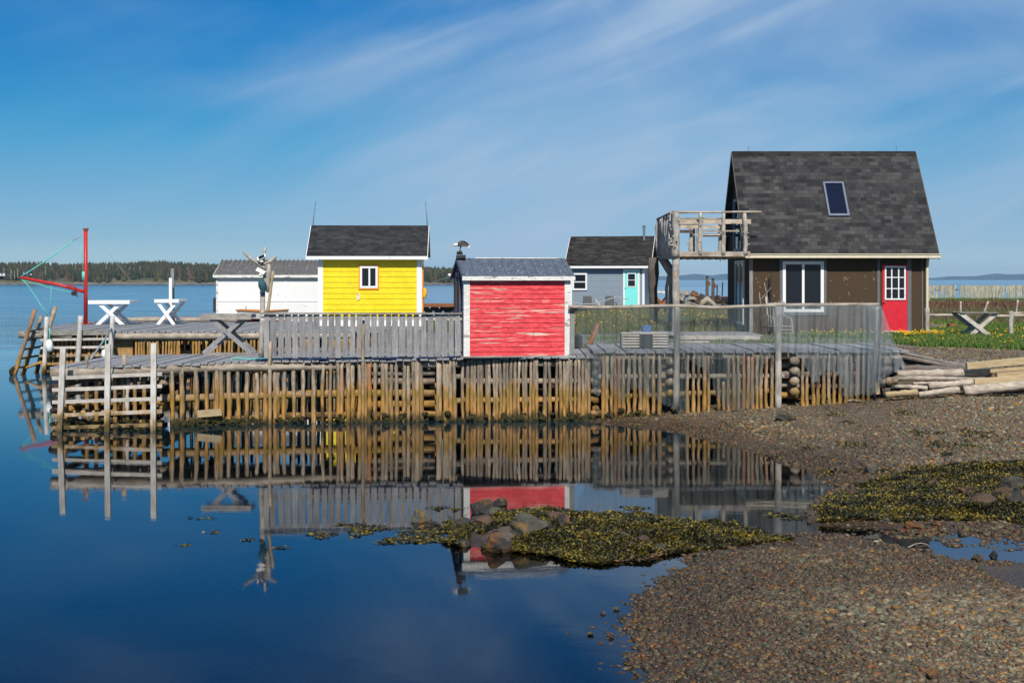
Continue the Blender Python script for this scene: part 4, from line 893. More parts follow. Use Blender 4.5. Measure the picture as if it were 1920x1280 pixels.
# ---------------------------------------------------------------- X-legged splitting tables
def xtable(name, label, px0, px1, pyt, pyb, d, depth, mat, leg=.09, topth=.06, lw=None, inset=.12, lift=0, group=None, gx=(.2,.8), apron=.04):
    zt, zb_ = Z(pyt,d), Z(pyb,d); x0, x1 = X(px0,d), X(px1,d); T = thing(name, label, 'table', ((x0+x1)/2, d, zb_), group=group)
    mb = MB(); mb.box(x0,d-.02,zt-topth,x1,d+depth,zt-.01); mb.box(x0-.01,d-.045,zt-topth-apron,x1+.01,d-.021,zt); part('table_top', mb, mat[0], T, bevel=.004)
    w_ = x1-x0
    for yy in (d+.03, d+depth-.06):
        a0, a1 = x0+w_*inset, x1-w_*inset; b0, b1 = x0+w_*gx[0], x1-w_*(1-gx[1])
        mb = MB(); mb.bar((a0,yy,zt-topth),(b1,yy-.0,zb_),leg,.04,side=(1,0,.6)); part('leg', mb, mat[1], T)
        mb = MB(); mb.bar((a1,yy+.045,zt-topth),(b0,yy+.045,zb_),leg,.04,side=(1,0,-.6)); part('leg', mb, mat[1], T)
    mb = MB(); mb.bar(((x0+x1)/2,d+.02,(zt+zb_)/2),((x0+x1)/2,d+depth,(zt+zb_)/2),.05,.05); part('stretcher', mb, mat[1], T)
    return T
G1 = xtable('splitting_table', 'grey weathered X-legged table on the low wharf left of the picket fence', 378, 471, 588, 663, 33.2, .62, (M['grey_x'], M['grey_z']), leg=.1, gx=(.02,1.0), inset=.17, topth=.1)
mb = MB(); mb.bar((X(384,33.1),33.1,Z(664,33.1)),(X(474,33.1),33.1,Z(664,33.1)),.08,.06,side=(0,0,1)); part('foot_rail', mb, M['grey_x'], G1)
xtable('white_table', 'white painted table with doubled X legs beside the red crane', 166, 243, 563, 611, 52.6, 1.2, (M['table_white'],)*2, leg=.13, gx=(.18,.85), inset=.24, topth=.1, group='white X-legged tables on the rear wharf')
xtable('white_table', 'narrower white X-legged table with a pole rising behind it', 290, 335, 561, 609, 53, 1.3, (M['table_white'],)*2, leg=.12, gx=(.1,.8), inset=.1, topth=.09, group='white X-legged tables on the rear wharf')
XT = xtable('splitting_table', 'whitish X-legged trestle table standing in the dandelion grass right of the brown house', 1800, 1872, 585, 634, 41, .8, (M['grey_x'], M['white_x']), leg=.11, gx=(.22,.86), inset=.03, topth=.035, apron=0)
xtable('splitting_table', 'small rusty-legged table under the back corner of the log balcony', 1222, 1262, 546, 586, 49.5, .6, (M['white_old'], M['rust']), leg=.1, gx=(.2,.8), inset=.02, topth=.04)
for a, b, c, dd, lab in ((320,562,320,608,'white plastic pole standing behind the narrow white table'),):
    mb = MB(); mb.bar(at(320,609,54.9),at(320,521,54.9),.11,.11); tag(part('white_pole', mb, M['white']), lab, 'pole')
mb = MB(); mb.bar(at(324,609,55.4),at(323.5,503,55.4),.12,.1); tag(part('grey_pole', mb, M['grey_z']), 'taller grey pole right behind the white pole and table', 'pole')

# ---------------------------------------------------------------- red davit crane
CR = thing('davit_crane', 'red steel hand crane with slanting boom and teal ropes on the rear wharf', 'crane', tuple(at(160.5,609,53)))
q = lambda px, py, dy=0: tuple(at(px, py, 53) + Vector((0,dy,0)))
mb = MB(); mb.tube([q(160.5,608),q(160.5,431)], .075, n=10); part('mast', mb, M['redsteel'], CR, smooth=True)
mb = MB(); mb.box(X(153,53),52.85,Z(610,53),X(167,53),53.15,Z(608,53)); mb.bar(q(155,608),q(159,601),.05,.05); mb.bar(q(166,608),q(162,601),.05,.05); part('base_plate', mb, M['redsteel'], CR)
mb = MB(); mb.box(X(156.5,53),52.9,Z(431,53),X(165,53),53.1,Z(428,53)); part('cap', mb, M['rust'], CR)
mb = MB(); mb.tube([q(157,546.5),q(110,534),q(38,520)], [.065,.06,.055], n=8); part('boom', mb, M['redsteel'], CR, smooth=True)
mb = MB(); mb.tube([q(128,537,-.1),q(129,534,-.1),q(138,535,-.1),q(144,539,-.1),q(143,542,-.1)], .02); mb.tube([q(137,546,-.02),q(140,551,-.02),q(146,546,-.02)], .025); part('winch_bracket', mb, M['redsteel'], CR)
mb = MB(); c = Vector(q(139,550,0)); 
mb.tube([c+Vector((0,-.12,0)),c+Vector((0,.12,0))], .085, n=12); mb.tube([c,c+Vector((.1,-.14,-.06)),c+Vector((.2,-.14,-.12))], .018); part('winch', mb, M['iron'], CR)
def rope(name, pts, r, mat, parent=None, label=None, cat='rope'):
    mb = MB(); mb.tube(pts, r, n=5); o = part(name, mb, mat, parent, smooth=True)
    if parent is None: tag(o, label, cat)
    return o
rope('rope', [q(160,431),q(146,446),q(136,452)], .018, M['rope_grey'], CR); rope('rope', [q(136,452),q(90,486),q(50,512),q(39,519)], .025, M['rope'], CR)
rope('rope', [q(38,523),q(60,530),q(100,541),q(136,549)], .016, M['rope'], CR); rope('rope', [q(40,523),q(50,532),q(80,577),q(89,592)], .02, M['rope'], CR)
rope('rope', [q(152,461),q(154,490),q(156,512)], .016, M['rope'], CR); rope('stay_wire', [q(165,430),q(200,470),q(250,532)], .008, M['rope_grey'], CR)
mb = MB(); mb.tube([q(157,509,-.05),q(157,526,-.05)], .06, n=8); part('rope_coil', mb, M['rope'], CR, smooth=True)
rope('rope', [q(96,535),q(95,560),q(93.5,592)], .012, M['rope'], CR)
# buoys and ropes at the wharf end
for k, (a, b, c, lab) in enumerate(((92,638,660,'white buoy hanging against the leftmost white post of the rear wharf'),(197,656,674,'white buoy half hidden behind the middle post of the slip frame'))):
    d = 45.8; T = thing('buoy', lab, 'buoy', tuple(at(a,c,d)), group='white buoys on the rear wharf'); mb = MB(); P = [at(a,b-1.5,d),at(a-.3,b+1,d),at(a,(b+c)/2,d),at(a+1,c-3,d),at(a+1.4,c,d)]
    mb.tube(P, [.03,.1,.13,.1,.03], n=10); part('float', mb, M['buoy'], T, smooth=True)
    rope('lanyard', [at(a,b-1,d),at(a+1,b-14,d+.1),at(a+.5,b-24,d+.1)], .02, M['rope'], T)
rope('mooring_rope', [at(209,616,46),at(196,636,43),at(176,665,38),at(170,672,36)], .03, M['rope_grey'], None, 'grey-green rope slanting from the rear wharf post down to the low deck')
for k, (pts, lab) in enumerate(((((433,674.5,31.0),(437,671,31.3),(470,673,31.0),(500,672,31.2),(525,673.5,31.0)),'teal rope lying along the plank ends below the grey table'),(((494,640,31.3),(505,639,31.1),(510,640,31.4)),'teal lashing round the foot of the driftwood post'),
     (((122,692,29.9),(130,697,29.7),(137,690,29.8),(128,694,29.7)),'teal rope tangle on the log by the left frame post'),((((216,688),(213,692),(211,700),(208,712))),'teal rope hanging by the middle frame post'))):
    P = [at(*(p if len(p) == 3 else (*p, 29.6))) for p in pts]; rope('teal_rope', P, .016, M['rope'], None, lab)

# ---------------------------------------------------------------- boat behind, rusty pier
BT = thing('small_boat', 'white rowing boat with red bottom edge pulled up before the white shed', 'boat', tuple(at(470,603,57.5)))
def hullpt(u, v):
    x = X(447,57.5) + (X(540,57.5)-X(447,57.5))*u; w_ = .62*math.sin(math.pi*min(1,.12+u*.9))**.5; return (x, 57.6 + w_*v, 0)
mb = MB(); nu = 12
for zz, k in ((0,.55),(.12,.8),(.4,1.0)):
    for i in range(nu+1):
        for s in (-1,1): a = hullpt(i/nu, s*k); mb.v.append((a[0], a[1], Z(603,57.5)+zz+(.05*abs(i/nu-.5)*2 if zz else 0)))
row = 2*(nu+1)
for r_ in range(2):
    mb.cur = 1 if r_ == 0 else 0
    for i in range(nu):
        for s in (0,1): a = r_*row+2*i+s; mb.face((a,a+2,a+2+row,a+row))
mb.cur = 0
for r_ in range(2): mb.face((r_*row,r_*row+1,(r_+1)*row+1,(r_+1)*row)); a = r_*row+2*nu; mb.face((a,a+1,a+1+row,a+row))
part('hull', mb, [M['white'], M['redsteel']], BT)
mb = MB()
for s in (-1,1): mb.tube([(hullpt(i/nu,s)[0]-(.05 if i==0 else 0),hullpt(i/nu,s)[1],Z(603,57.5)+.42+.05*abs(i/nu-.5)*2) for i in range(nu+1)], .035, n=5)
part('gunwale', mb, M['brownboat'], BT); mb = MB(); mb.bar(at(460,584,57.5),at(461.5,574,57.5),.03,.03); part('oar_peg', mb, M['grey_z'], BT)
PR_ = thing('rusty_pier', 'rust-brown pier on crossed legs in the water between the yellow and red sheds', 'pier', (X(825,64), 64, 0))
mb = MB(); mb.box(X(780,64),63,Z(574.5,64),X(900,64),67,Z(570.5,64)); part('deck', mb, M['rust'], PR_)
for p in (800,818,836,852,870):
    mb = MB(); mb.log((X(p,64),64.1,Z(574,64)),(X(p,64),64.1,-.3),.09,.09,n=7,seg=3); part('leg', mb, M['dark_wood'], PR_, smooth=True)
    mb = MB(); mb.bar((X(p-10,64),64.0,Z(575,64)),(X(p+10,64),64.0,Z(586,64)),.22,.06,side=(0,0,1)); part('brace', mb, M['dark_wood'], PR_)  # dark braces widened as fill, painting in the shade under the pier
LN = rope('clothes_line', [at(853,517,32.9),at(846,519,36),at(820,526,45),at(806,531,52)], .012, M['rope_grey'], None, 'thin pale line running from the red shed towards the yellow shed')
mb = MB(); mb.blob(at(842,515.5,33.5),(.05,.05,.035),sub=2,amp=.2); tag(part('white_float', mb, M['buoy']), 'small white float hung at the left eave of the red shed', 'float')

# ---------------------------------------------------------------- log balcony
BL = thing('log_balcony', 'raised driftwood balcony with knotty log posts joined to the brown house gable', 'balcony', (4.98, 43.3, gz(5,43.3)))
x0, x1, ya, yb = 4.98, 7.1, 43.3, 47.6; zf = Z(475,43.3)
mb = MB(); x = x0
while x < x1-.02: mb.box(x,ya+.05,zf-.05,min(x+.12,x1),yb,zf+random.uniform(-.005,.005)); x += .14
part('floor_planks', mb, M['grey_z'], BL)
for a, b, m in (((x0-.05,ya,zf-.02),(x1+.15,ya,zf-.02),'drift_x'),((x0,yb,zf-.02),(x1,yb,zf-.02),'drift_x')): mb = MB(); mb.bar(a, b, .15, .06, side=(0,0,1)); part('beam', mb, M[m], BL)
mb = MB(); mb.bar((x0-.06,ya+.03,zf-.04),(x0-.06,yb+.1,zf-.04),.19,.06,side=(0,0,1)); part('beam', mb, M['grey_x'], BL)
for k in range(9): mb = MB(); xx = x0+.15+k*.24; mb.bar((xx,ya+.04,zf-.1),(xx,yb,zf-.1),.07,.05,side=(0,0,1)); part('joist', mb, M['timber'], BL)
def gnarl(a, b, r0, r1, name='rail_post', knots=5):
    mb = MB(); mb.log(a, b, r0, r1, n=9, seg=9, wob=.3, bend=.02); a, b = Vector(a), Vector(b)
    for _ in range(knots):
        t_ = random.uniform(.1,.95); c = a.lerp(b,t_); th = random.uniform(0,6.28); dd = Vector((math.cos(th),math.sin(th),random.uniform(.1,.6))); mb.tube([c, c+dd*(r0*1.1), c+dd*(r0*random.uniform(1.4,2.2))], [r0*.4,r0*.28,r0*.1], n=5)
    return part(name, mb, M['drift_z'], BL, smooth=True)
zt = Z(398,43.3)
gnarl((x0,ya-.02,zf-.1),(x0+.0,ya-.02,zt-.02),.12,.10,knots=12)
for p in (1312.5,1356.5,1397.5): x = X(p,43.3); gnarl((x,ya,zf-.04),(x+random.uniform(-.03,.03),ya,zt-.02),.07,.06,knots=7)
mb = MB(); mb.log((x0-.1,ya-.03,zt),(X(1428,43.3),ya-.03,zt+.01),.035,.03,n=7,seg=8); part('rail', mb, M['drift_x'], BL, smooth=True)
for py, a, b, r_ in ((415.5,1275,1408,.07),(410,1275,1345,.03),(425.5,1276,1350,.05),(433,1310,1386,.025),(440,1300,1350,.02)):
    mb = MB(); mb.bar((X(a,43.4),ya+.09,Z(py,43.4)),(X(b,43.4),ya+.09,Z(py,43.4)),r_*2,.03,side=(0,0,1)); part('rail', mb, M['drift_x'], BL)
for py, a, b in ((412,1300,1420),(425.5,1310,1420),(434,1275,1300),(441,1318,1376)):
    mb = MB(); mb.bar((X(a,47.4),47.4,Z(py,47.4)),(X(b,47.4),47.4,Z(py,47.4)),.1,.04,side=(0,0,1)); part('back_rail', mb, M['dark_wood'], BL)
mb = MB(); mb.log((x0-.06,ya,zt+.02),(x0-.1,yb+.1,zt-.02),.045,.04,n=7,seg=8); part('rail', mb, M['grey_x'], BL, smooth=True)
for k in range(15):                                     # side screen of gnarled driftwood slabs
    yy = ya+.25+k*.29; mb = MB(); a = Vector((x0-.07,yy,zf-.02)); b = Vector((x0-.05+random.uniform(-.05,.05),yy+random.uniform(-.16,.16),zt-.03)); mid_ = a.lerp(b,.5)+Vector((random.uniform(-.08,.06),random.uniform(-.12,.12),0))
    mb.tube([a, a.lerp(mid_,.5)+Vector((0,random.uniform(-.05,.05),0)), mid_, b.lerp(mid_,.4), b], [.06,.10,.06,.11,.04], n=7); part('driftwood_slab', mb, M['drift_z'], BL, smooth=True)
for xx in (x0, 6.0, 7.0): gnarl((xx,yb,zf-.05),(xx,yb,zt-.02),.09,.08,knots=3)
mb = MB(); mb.box(5.2,45.5,zf+.001,5.26,45.56,zf+.95); mb.box(5.9,45.5,zf+.001,5.96,45.56,zf+.95); mb.box(5.2,46.3,zf+.001,5.26,46.36,zf+.95); mb.box(5.9,46.3,zf+.001,5.96,46.36,zf+.95); mb.box(5.1,45.4,zf+.951,6.05,46.45,zf+1.0); tag(part('bar_table', mb, M['grey_x']), 'high grey table standing on the log balcony floor', 'table')
mb = MB(); mb.log((x0+.02,ya+.03,gz(5,43.3)-.2),(x0+.02,ya+.03,zf-.08),.115,.1,n=10,seg=9,wob=.08); part('support_post', mb, M['drift_z'], BL, smooth=True)
mb = MB(); mb.box(x0-.03,ya-.105,Z(520,43.3),x0-.005,ya-.09,Z(511,43.3)); part('tag', mb, M['orange'], BL)
for xx, r_ in ((4.72,.15),(5.25,.13)):
    mb = MB(); mb.tube([(xx,yb-.1,gz(xx,yb)-.2),(xx+.02,yb-.1,1.9),(xx-.02,yb-.1,2.8),(xx+(.1 if xx > 5 else 0),yb-.1,3.3),(xx+(-.25 if xx > 5 else .0),yb-.1,zf-.06)], [r_,r_*.9,r_,r_*1.3,r_*1.1], n=9); part('support_post', mb, M['dark_wood'] if xx < 5 else M['drift_z'], BL, smooth=True)

# ---------------------------------------------------------------- things between wharf and houses
# posts and rail that carry the net
NF = thing('net_rail', 'round grey rail on three log posts along the right wharf edge holding the nets', 'fence', (X(1370,31.4), 31.4, gz(3,31.4)))
for p, yb_ in ((1268,None),(1459.5,752),(1645,None)):
    y = fy(p)-.1; mb = MB(); zb_ = 1.0 if yb_ is None else gz(X(p,y),y)-.1; mb.log((X(p,y),y,zb_ if p != 1268 else .3),(X(p,y)+(.02 if p < 1300 else 0),y,Z(575,y)),.075,.065,n=9,seg=9,wob=.08); part('post', mb, M['drift_z'], NF, smooth=True)
pts = [(1066,575),(1120,577),(1180,575.5),(1240,573.5),(1290,574),(1340,577),(1400,574.5),(1460,572),(1540,571.5),(1600,571),(1648,571)]
mb = MB(); mb.tube([(X(p,fy(p)-.12),fy(p)-.12,Z(y,fy(p)-.12)) for p, y in pts], .04, n=7); part('rail', mb, M['drift_x'], NF, smooth=True)
mb = MB(); mb.log((X(1069,31.3),31.3,Z(580,31.3)),(X(1100,31.3),31.3,Z(580.5,31.3)),.04,.035,n=7,seg=4); part('rail', mb, M['drift_x'], NF, smooth=True)
# the nets
def net(name, label, cols, y_off, ph, mat='net'):
    """cols: (px, top py, bottom py)"""
    mb = MB(); xs = np.arange(cols[0][0], cols[-1][0]+.01, 2.2); nr = 26; prev = None
    for i, p in enumerate(xs):
        tp = interp(p, [(c[0],c[1]) for c in cols]); bt = interp(p, [(c[0],c[2]) for c in cols]) + 2.0*math.sin(p*.9+ph)
        for j in range(nr+1):
            f_ = j/nr; py = tp + (bt-tp)*f_; yb_ = fy(p) - .17 - y_off; fold = (.03+.09*f_)*math.sin(p*.16+ph+f_*1.5) + (.02+.05*f_)*math.sin(p*.41+ph*2+f_*2); yy = yb_ + fold - .10*f_
            mb.v.append((X(p+1.5*math.sin(f_*3+p*.05), yy), yy, Z(py, yy)))
    U = [(v[0], v[2]) for v in mb.v]; ul = []
    for i in range(len(xs)-1):
        for j in range(nr):
            a = i*(nr+1)+j; q_ = (a, a+1, a+nr+2, a+nr+1); mb.face(q_, [(U[k][0]*(1+.0), U[k][1]) for k in q_])
    return tag(part(name, mb, M[mat]), label, 'net')
net('fishing_net', 'thin grey fishing net hanging nearest the red shed, ragged holes along its hem',
    [(1084,574,652),(1092,575,662),(1105,577,704),(1112,577,738),(1122,577,742),(1127,577,730),(1130,577,700),(1140,577,712),(1155,576,737),(1168,576,752),(1176,576,742),(1182,576,732),(1194,576,726),(1204,576,728),(1214,575,738),(1228,575,748),(1245,574,759),(1270,574,768),(1291,575,772)], 0, .3)
net('fishing_net', 'grey net hanging between the balcony-side post and the middle post, its hem swept up diagonally',
    [(1262,575,655),(1275,575,660),(1290,576,673),(1310,578,686),(1334,579,697),(1337,579,738),(1348,577,750),(1366,576,766),(1395,576,769),(1416,575,762),(1424,575,715),(1436,575,678),(1458,574,661)], .03, 1.7)
net('fishing_net', 'denser blue-grey net at the right end of the wharf, flaring past the last post',
    [(1452,573,659),(1480,572,661),(1500,572,668),(1511,572,690),(1524,572,712),(1531,572,718),(1538,572,704),(1550,572,694),(1564,572,696),(1578,572,708),(1583,572,746),(1604,572,742),(1622,572,736),(1636,572,724),(1651,572,712),(1662,602,706),(1680,650,697),(1699,688,690)], .02, 2.9, 'net_dense')
net('fishing_net', 'bunched fold of net gathered round the last post of the net rail',
    [(1618,573,738),(1628,573,742),(1638,573,738),(1650,573,728),(1660,596,722)], .08, .9, 'net_dense')
net('fishing_net', 'narrow gathered fold of net hanging by the left edge of the right wharf',
    [(1114,640,738),(1120,600,742),(1127,640,738)], .1, 4.1, 'net_dense')
# slatted crate
CT = thing('lobster_trap', 'slatted lobster trap with dark middle panel sitting on the right wharf deck', 'trap', (X(1209,32.6), 32.6, 1.53))
d = 32.6; x0, x1, z0, z1 = X(1167,d), X(1252,d), 1.54, Z(626,d); mb = MB()
for k in range(5): zz = z0+.01+k*(z1-z0)/5; mb.box(x0,d,zz,x1,d+.02,zz+.036); mb.box(x0,d+.5,zz,x1,d+.52,zz+.036)
part('slats', mb, M['white_x'], CT); mb = MB()
for k in range(6): yy = d+.01+k*.09; mb.box(x0,yy,z1+.002,x1,yy+.06,z1+.02)
part('lid_slats', mb, M['white_x'], CT); mb = MB(); mb.box(X(1199,d),d-.014,z0,X(1224,d),d-.002,z1); part('panel', mb, M['charcoal'], CT)
mb = MB(); mb.box(x0+.04,d+.04,z0,x1-.04,d+.06,z1-.01); mb.box(x0+.02,d+.03,z0,x0+.03,d+.49,z1-.01); mb.box(x1-.03,d+.03,z0,x1-.02,d+.49,z1-.01); part('dark_backing', mb, M['bag'], CT); mb = MB()  # dark sheets added behind the slats so the gaps look shaded
for xx in (x0-.012,(x0+x1)/2-.5,x1-.01): pass
mb.box(x0-.02,d-.005,z0,x0-.001,d+.53,z1+.001); mb.box(x1+.001,d-.005,z0,x1+.02,d+.53,z1+.001); part('end_frame', mb, M['grey_z'], CT)
mb = MB(); mb.tube([(X(1105,34.5),34.5,1.5),(X(1121,35.3),35.3,Z(610,35.3))], .06, n=6); tag(part('brown_stake', mb, M['rust']), 'leaning reddish stake behind the left part of the net', 'stake')
mb = MB(); mb.box(X(1068,35.2),35.2,1.4,X(1092,35.2),35.8,Z(628,35.2)); tag(part('black_tub', mb, M['charcoal'], bevel=.03), 'black tub lying behind the corner post of the red shed', 'tub')
mb = MB(); z0 = gz(X(1212,43),43); mb.bar((X(1212,43),43,z0),(X(1213,43),43.05,z0+.32),.26,.22,side=(1,0,0),w1=.3); tag(part('blue_bucket', mb, M['blue'], bevel=.02), 'faded blue tub in the grass before the balcony legs', 'bucket')
# platform in front of the balcony
PL_ = thing('boardwalk', 'low grey plank platform in the grass beside the brown house', 'platform', (X(1330,43), 42.5, 1.42)); mb = MB()
z0 = Z(628,40.5); x = X(1200,40.5)
while x < X(1424,41): w_ = .16; mb.box(x,40.6+max(0,(5.2-x)*.9),z0-.04,x+w_-.012,43.1+max(0,(5.2-x)*.5),z0+random.uniform(-.006,.006)); x += w_
part('deck', mb, M['deck'], PL_); mb = MB(); mb.bar((X(1272,40.5),40.5,z0-.07),(X(1425,40.5),40.5,z0-.07),.11,.05,side=(0,0,1)); part('edge_beam', mb, M['white_x'], PL_)
for p in (1290,1398,1420): mb = MB(); mb.box(X(p,40.8)-.08,40.7,gz(X(p,40.8),40.8)-.1,X(p,40.8)+.08,40.9,z0-.13); part('block', mb, M['white_old'], PL_)
mb = MB(); d = 37.2; zz = Z(640,d); mb.box(X(1275,d),d,zz-.03,X(1331,d),d+.25,zz); mb.box(X(1280,d),d+.05,gz(5,d)-.02,X(1284,d),d+.2,zz-.031); mb.box(X(1322,d),d+.05,gz(5,d)-.02,X(1326,d),d+.2,zz-.031); tag(part('low_bench', mb, M['white_x']), 'low bleached plank bench between platform and wharf deck', 'bench')
# twig rocking chair
RC = thing('twig_chair', 'birch twig rocking chair in front of the brown house window', 'chair', (X(1470,42.6), 42.6, gz(8.1,42.6)))
d = 42.6; zg = gz(8.1,d); q = lambda px, py, dy=0: at(px, py, d+dy)
def stick(name, a, b, r=.022): mb = MB(); mb.log(a, b, r, r*.9, n=6, seg=4, wob=.25); part(name, mb, M['drift_z'], RC, smooth=True)
stick('leg', q(1488,630), q(1484,597)); stick('leg', q(1455,628), q(1451,598)); stick('leg', q(1466,625,.55), q(1470,565,.6)); stick('leg', q(1442,620,.55), q(1436,556,.6), .028)
for k in range(6): stick('back_stick', q(1441+k*5.2,612,.5), q(1438+k*5.4,566+3*math.sin(k),.62), .012)
stick('arm', q(1482,596), q(1466,590,.55)); stick('arm', q(1452,598), q(1438,590,.55)); stick('crest', q(1436,569,.62), q(1471,569,.62), .02)
for py in (612,618.5,625): stick('seat_rail', q(1453,py), q(1487,py-.5), .016)
mb = MB()
for k in range(9): a = q(1454+k*3.8,612); mb.tube([a, q(1441+k*3.4,611,.5)], .014)
part('seat', mb, M['drift_z'], RC)
for a in (1456,1486): mb = MB(); mb.tube([q(a,631,-.25),q(a,633.5,.0),q(a-6,633,.4),q(a-12,629,.8)], .022, n=6); part('rocker', mb, M['drift_z'], RC)
mb = MB(); mb.log((X(1444,43.7),43.7,1.45),(X(1444.5,43.75),43.75,Z(509,43.7)),.05,.02,n=7,seg=8,wob=.5); tag(part('dark_pole', mb, M['iron'], smooth=True), 'thin black pole leaning on the brown wall left of the big window', 'pole')
for k, (a, b, c, e) in enumerate(((1440,566,1433,530),(1428,575,1424,548))):
    mb = MB(); mb.tube([at(a,b,43.3),at(a-3,(b+e)/2,43.3),at(c,e,43.3)], .012); mb.tube([at(a-2,(b+e)/2,43.3),at(a+6,(b+e)/2-9,43.3)], .009); tag(part('dry_branch', mb, M['drift_z']), ('bare forked twig standing behind the twig chair' if k == 0 else 'shorter dry twig near the corner board of the brown house'), 'branch')
# patio chairs before the grey house
def pchair(px, label):
    d = 76.6; s = d/F; x = X(px,d); zg = Z(585,d)-.15; T = thing('patio_chair', label, 'chair', (x,d,zg), R(4), group='black patio chairs before the grey house')
    mb = MB(); mb.box(-.26,.0,.38,.26,.5,.43); part('seat', mb, M['charcoal'], T, local=True)
    mb = MB(); mb.bar((0,.5,.42),(0,.66,1.0),.52,.04,side=(1,0,0),w1=.46); part('backrest', mb, M['charcoal'], T, local=True)
    for sx in (-1,1):
        mb = MB(); mb.tube([(sx*.29,-.02,.0),(sx*.29,0,.62),(sx*.29,.55,.66)], .022, n=6); part('arm', mb, M['charcoal'], T, local=True)
        mb = MB(); mb.tube([(sx*.26,.45,.4),(sx*.28,.65,0)], .022, n=6); part('leg', mb, M['charcoal'], T, local=True)
    return T
pchair(1104, 'black patio chair standing under the window of the grey house'); pchair(1146, 'black patio chair nearer the turquoise door of the grey house')
mb = MB(); mb.log(at(1116,562,75.8),at(1128,578,75.2),.07,.06,n=6,seg=3); tag(part('driftwood_piece', mb, M['drift_x'], smooth=True), 'pale board leaning between the two black patio chairs', 'driftwood')
RF = thing('rope_barrier', 'pale rope on thin stakes strung before the grey house', 'barrier', tuple(at(1120,580,75)))
mb = MB(); mb.tube([at(p,y,75) for p,y in ((1066,565),(1090,570),(1110,569.5),(1130,565),(1158,555.5),(1168,560),(1180,561))], .03, n=5); part('rope', mb, M['rope_grey'], RF)
for p, y in ((1090,570),(1134,563),(1158,556)): mb = MB(); mb.tube([at(p,y,75),at(p,581,75)], .025); part('stake', mb, M['grey_z'], RF)
# lamp posts, rods, driftwood arch, rock armour by the sea
for k, (p, yt, dd) in enumerate(((1326,521,70),(1337,525,69))):
    T = thing('lantern_post', ('taller weathered post with a hanging lantern near the rock pile' if k == 0 else 'shorter lantern post right beside the taller one'), 'lamp post', (X(p,dd),dd,gz(X(p,dd),dd)), group='lantern posts by the sea')
    mb = MB(); mb.log((X(p,dd),dd,gz(X(p,dd),dd)-.1),(X(p,dd),dd,Z(yt,dd)),.085,.075,n=8,seg=6,wob=.1); part('post', mb, M['dark_wood'], T, smooth=True)
    mb = MB(); mb.tube([(X(p,dd),dd,Z(yt+5,dd)),(X(p+3.5,dd),dd,Z(yt+5,dd))], .015); mb.box(X(p+3,dd)-.0,dd-.05,Z(yt+15,dd),X(p+6,dd),dd+.05,Z(yt+7,dd)); part('lantern', mb, M['rust'], T)
    mb = MB(); mb.blob((X(p,dd),dd,Z(yt-1.5,dd)),(.09,.09,.07),sub=1,amp=.2); part('cap', mb, M['iron'], T)
for p, yt, yb_, lab in ((1344.5,534,572,'slim dark rod beside the lantern posts'),(1354.5,529,573,'taller thin spotted rod right of the lantern posts')):
    mb = MB(); mb.tube([at(p-1,yb_,68),at(p+.5,yt,68)], .03); tag(part('rod', mb, M['iron']), lab, 'rod')
mb = MB(); mb.tube([at(p,y,62) for p,y in ((1313,575),(1319,566),(1326,561),(1332,566),(1339,572),(1344,575))], [.1,.13,.15,.12,.1,.07], n=8); tag(part('driftwood_arch', mb, M['drift_x'], smooth=True), 'pale arched driftwood limb in front of the lantern posts', 'driftwood')
BOUL = [(1268,560,22,12,'rk_brown','russet boulder half hidden by the balcony post'),(1279,563,20,17,'rk_pale','big pale greenish boulder leftmost in the sea rock pile'),(1284,551,18,12,'rk_pale','cream boulder on the back of the rock pile'),(1301,553,16,13,'rk_orange','orange boulder topping the rock pile'),
 (1314,557,18,13,'rk_dark','dark boulder right of the orange one'),(1297,563,18,13,'rk_pale','rounded pale boulder in the middle of the rock pile'),(1292,571,16,9,'rk_pale','light boulder at the front of the rock pile'),(1311,566,17,11,'rk_orange','tawny boulder below the dark one'),(1323,573,14,8,'rk_pale','low pale stone at the foot of the lantern posts'),
 (1333,563,18,14,'rk_brown','brown boulder behind the shorter lantern post'),(1348,563,20,16,'rk_brown','rusty boulder behind the two rods'),(1362,564,18,16,'rk_brown','reddish boulder beside the brown house corner'),(1340,573,14,8,'rk_pale','white stone at the foot of the rods'),(1357,574,15,9,'rk_grey','grey stone in front of the rusty boulders'),(1275,572,16,8,'rk_grey','grey-green stone low at the left of the rock pile'),(1306,575,14,7,'rk_grey','small grey stone low in the rock pile')]
for k, (p, y, w_, h_, m, lab) in enumerate(BOUL):
    d = 74+random.uniform(-2,4) if y < 568 else 71; mb = MB(); c = at(p,y,d); mb.blob(c, (w_*d/F*.55, .5, h_*d/F*.58), sub=3, amp=.3, seed=40+k); tag(part('boulder', mb, M[m]), lab, 'boulder', 'rock armour by the sea')
# stacked timber and logs at the right end of the wharf
def logx(name, label, a, b, r0, r1, mat, cat='log', y=None, bend=.006, grp='driftwood logs along the bank'):
    mb = MB(); mb.log(at(*a), at(*b), r0*.86, r1*.86, n=11, seg=16, wob=.22, bend=bend); return tag(part(name, mb, M[mat], smooth=True), label, cat, grp)
logx('bank_log', 'dark bark-covered log just below the sloping ramp', (1690,691,32.3), (1812,692,32.4), .1, .08, 'bark')
logx('bank_log', 'long straight bleached log, the thickest of the stack', (1682,701,31.9), (1856,699,32.2), .1, .115, 'drift_x', bend=.002)
logx('bank_log', 'thin bleached log directly under the longest one', (1682,708.5,31.9), (1850,710,32), .075, .04, 'drift_x')
logx('bank_log', 'stub of brown log poking out beside the net end', (1648,717,31.6), (1681,711,31.7), .055, .1, 'log_x')
logx('bank_log', 'short pale bark log above the lowest row', (1677,724,31.7), (1738,727,31.7), .05, .065, 'drift_x')
logx('bank_log', 'mid-length pale log with an orange sawn end', (1742,724,31.7), (1824,717,31.8), .085, .09, 'drift_x')
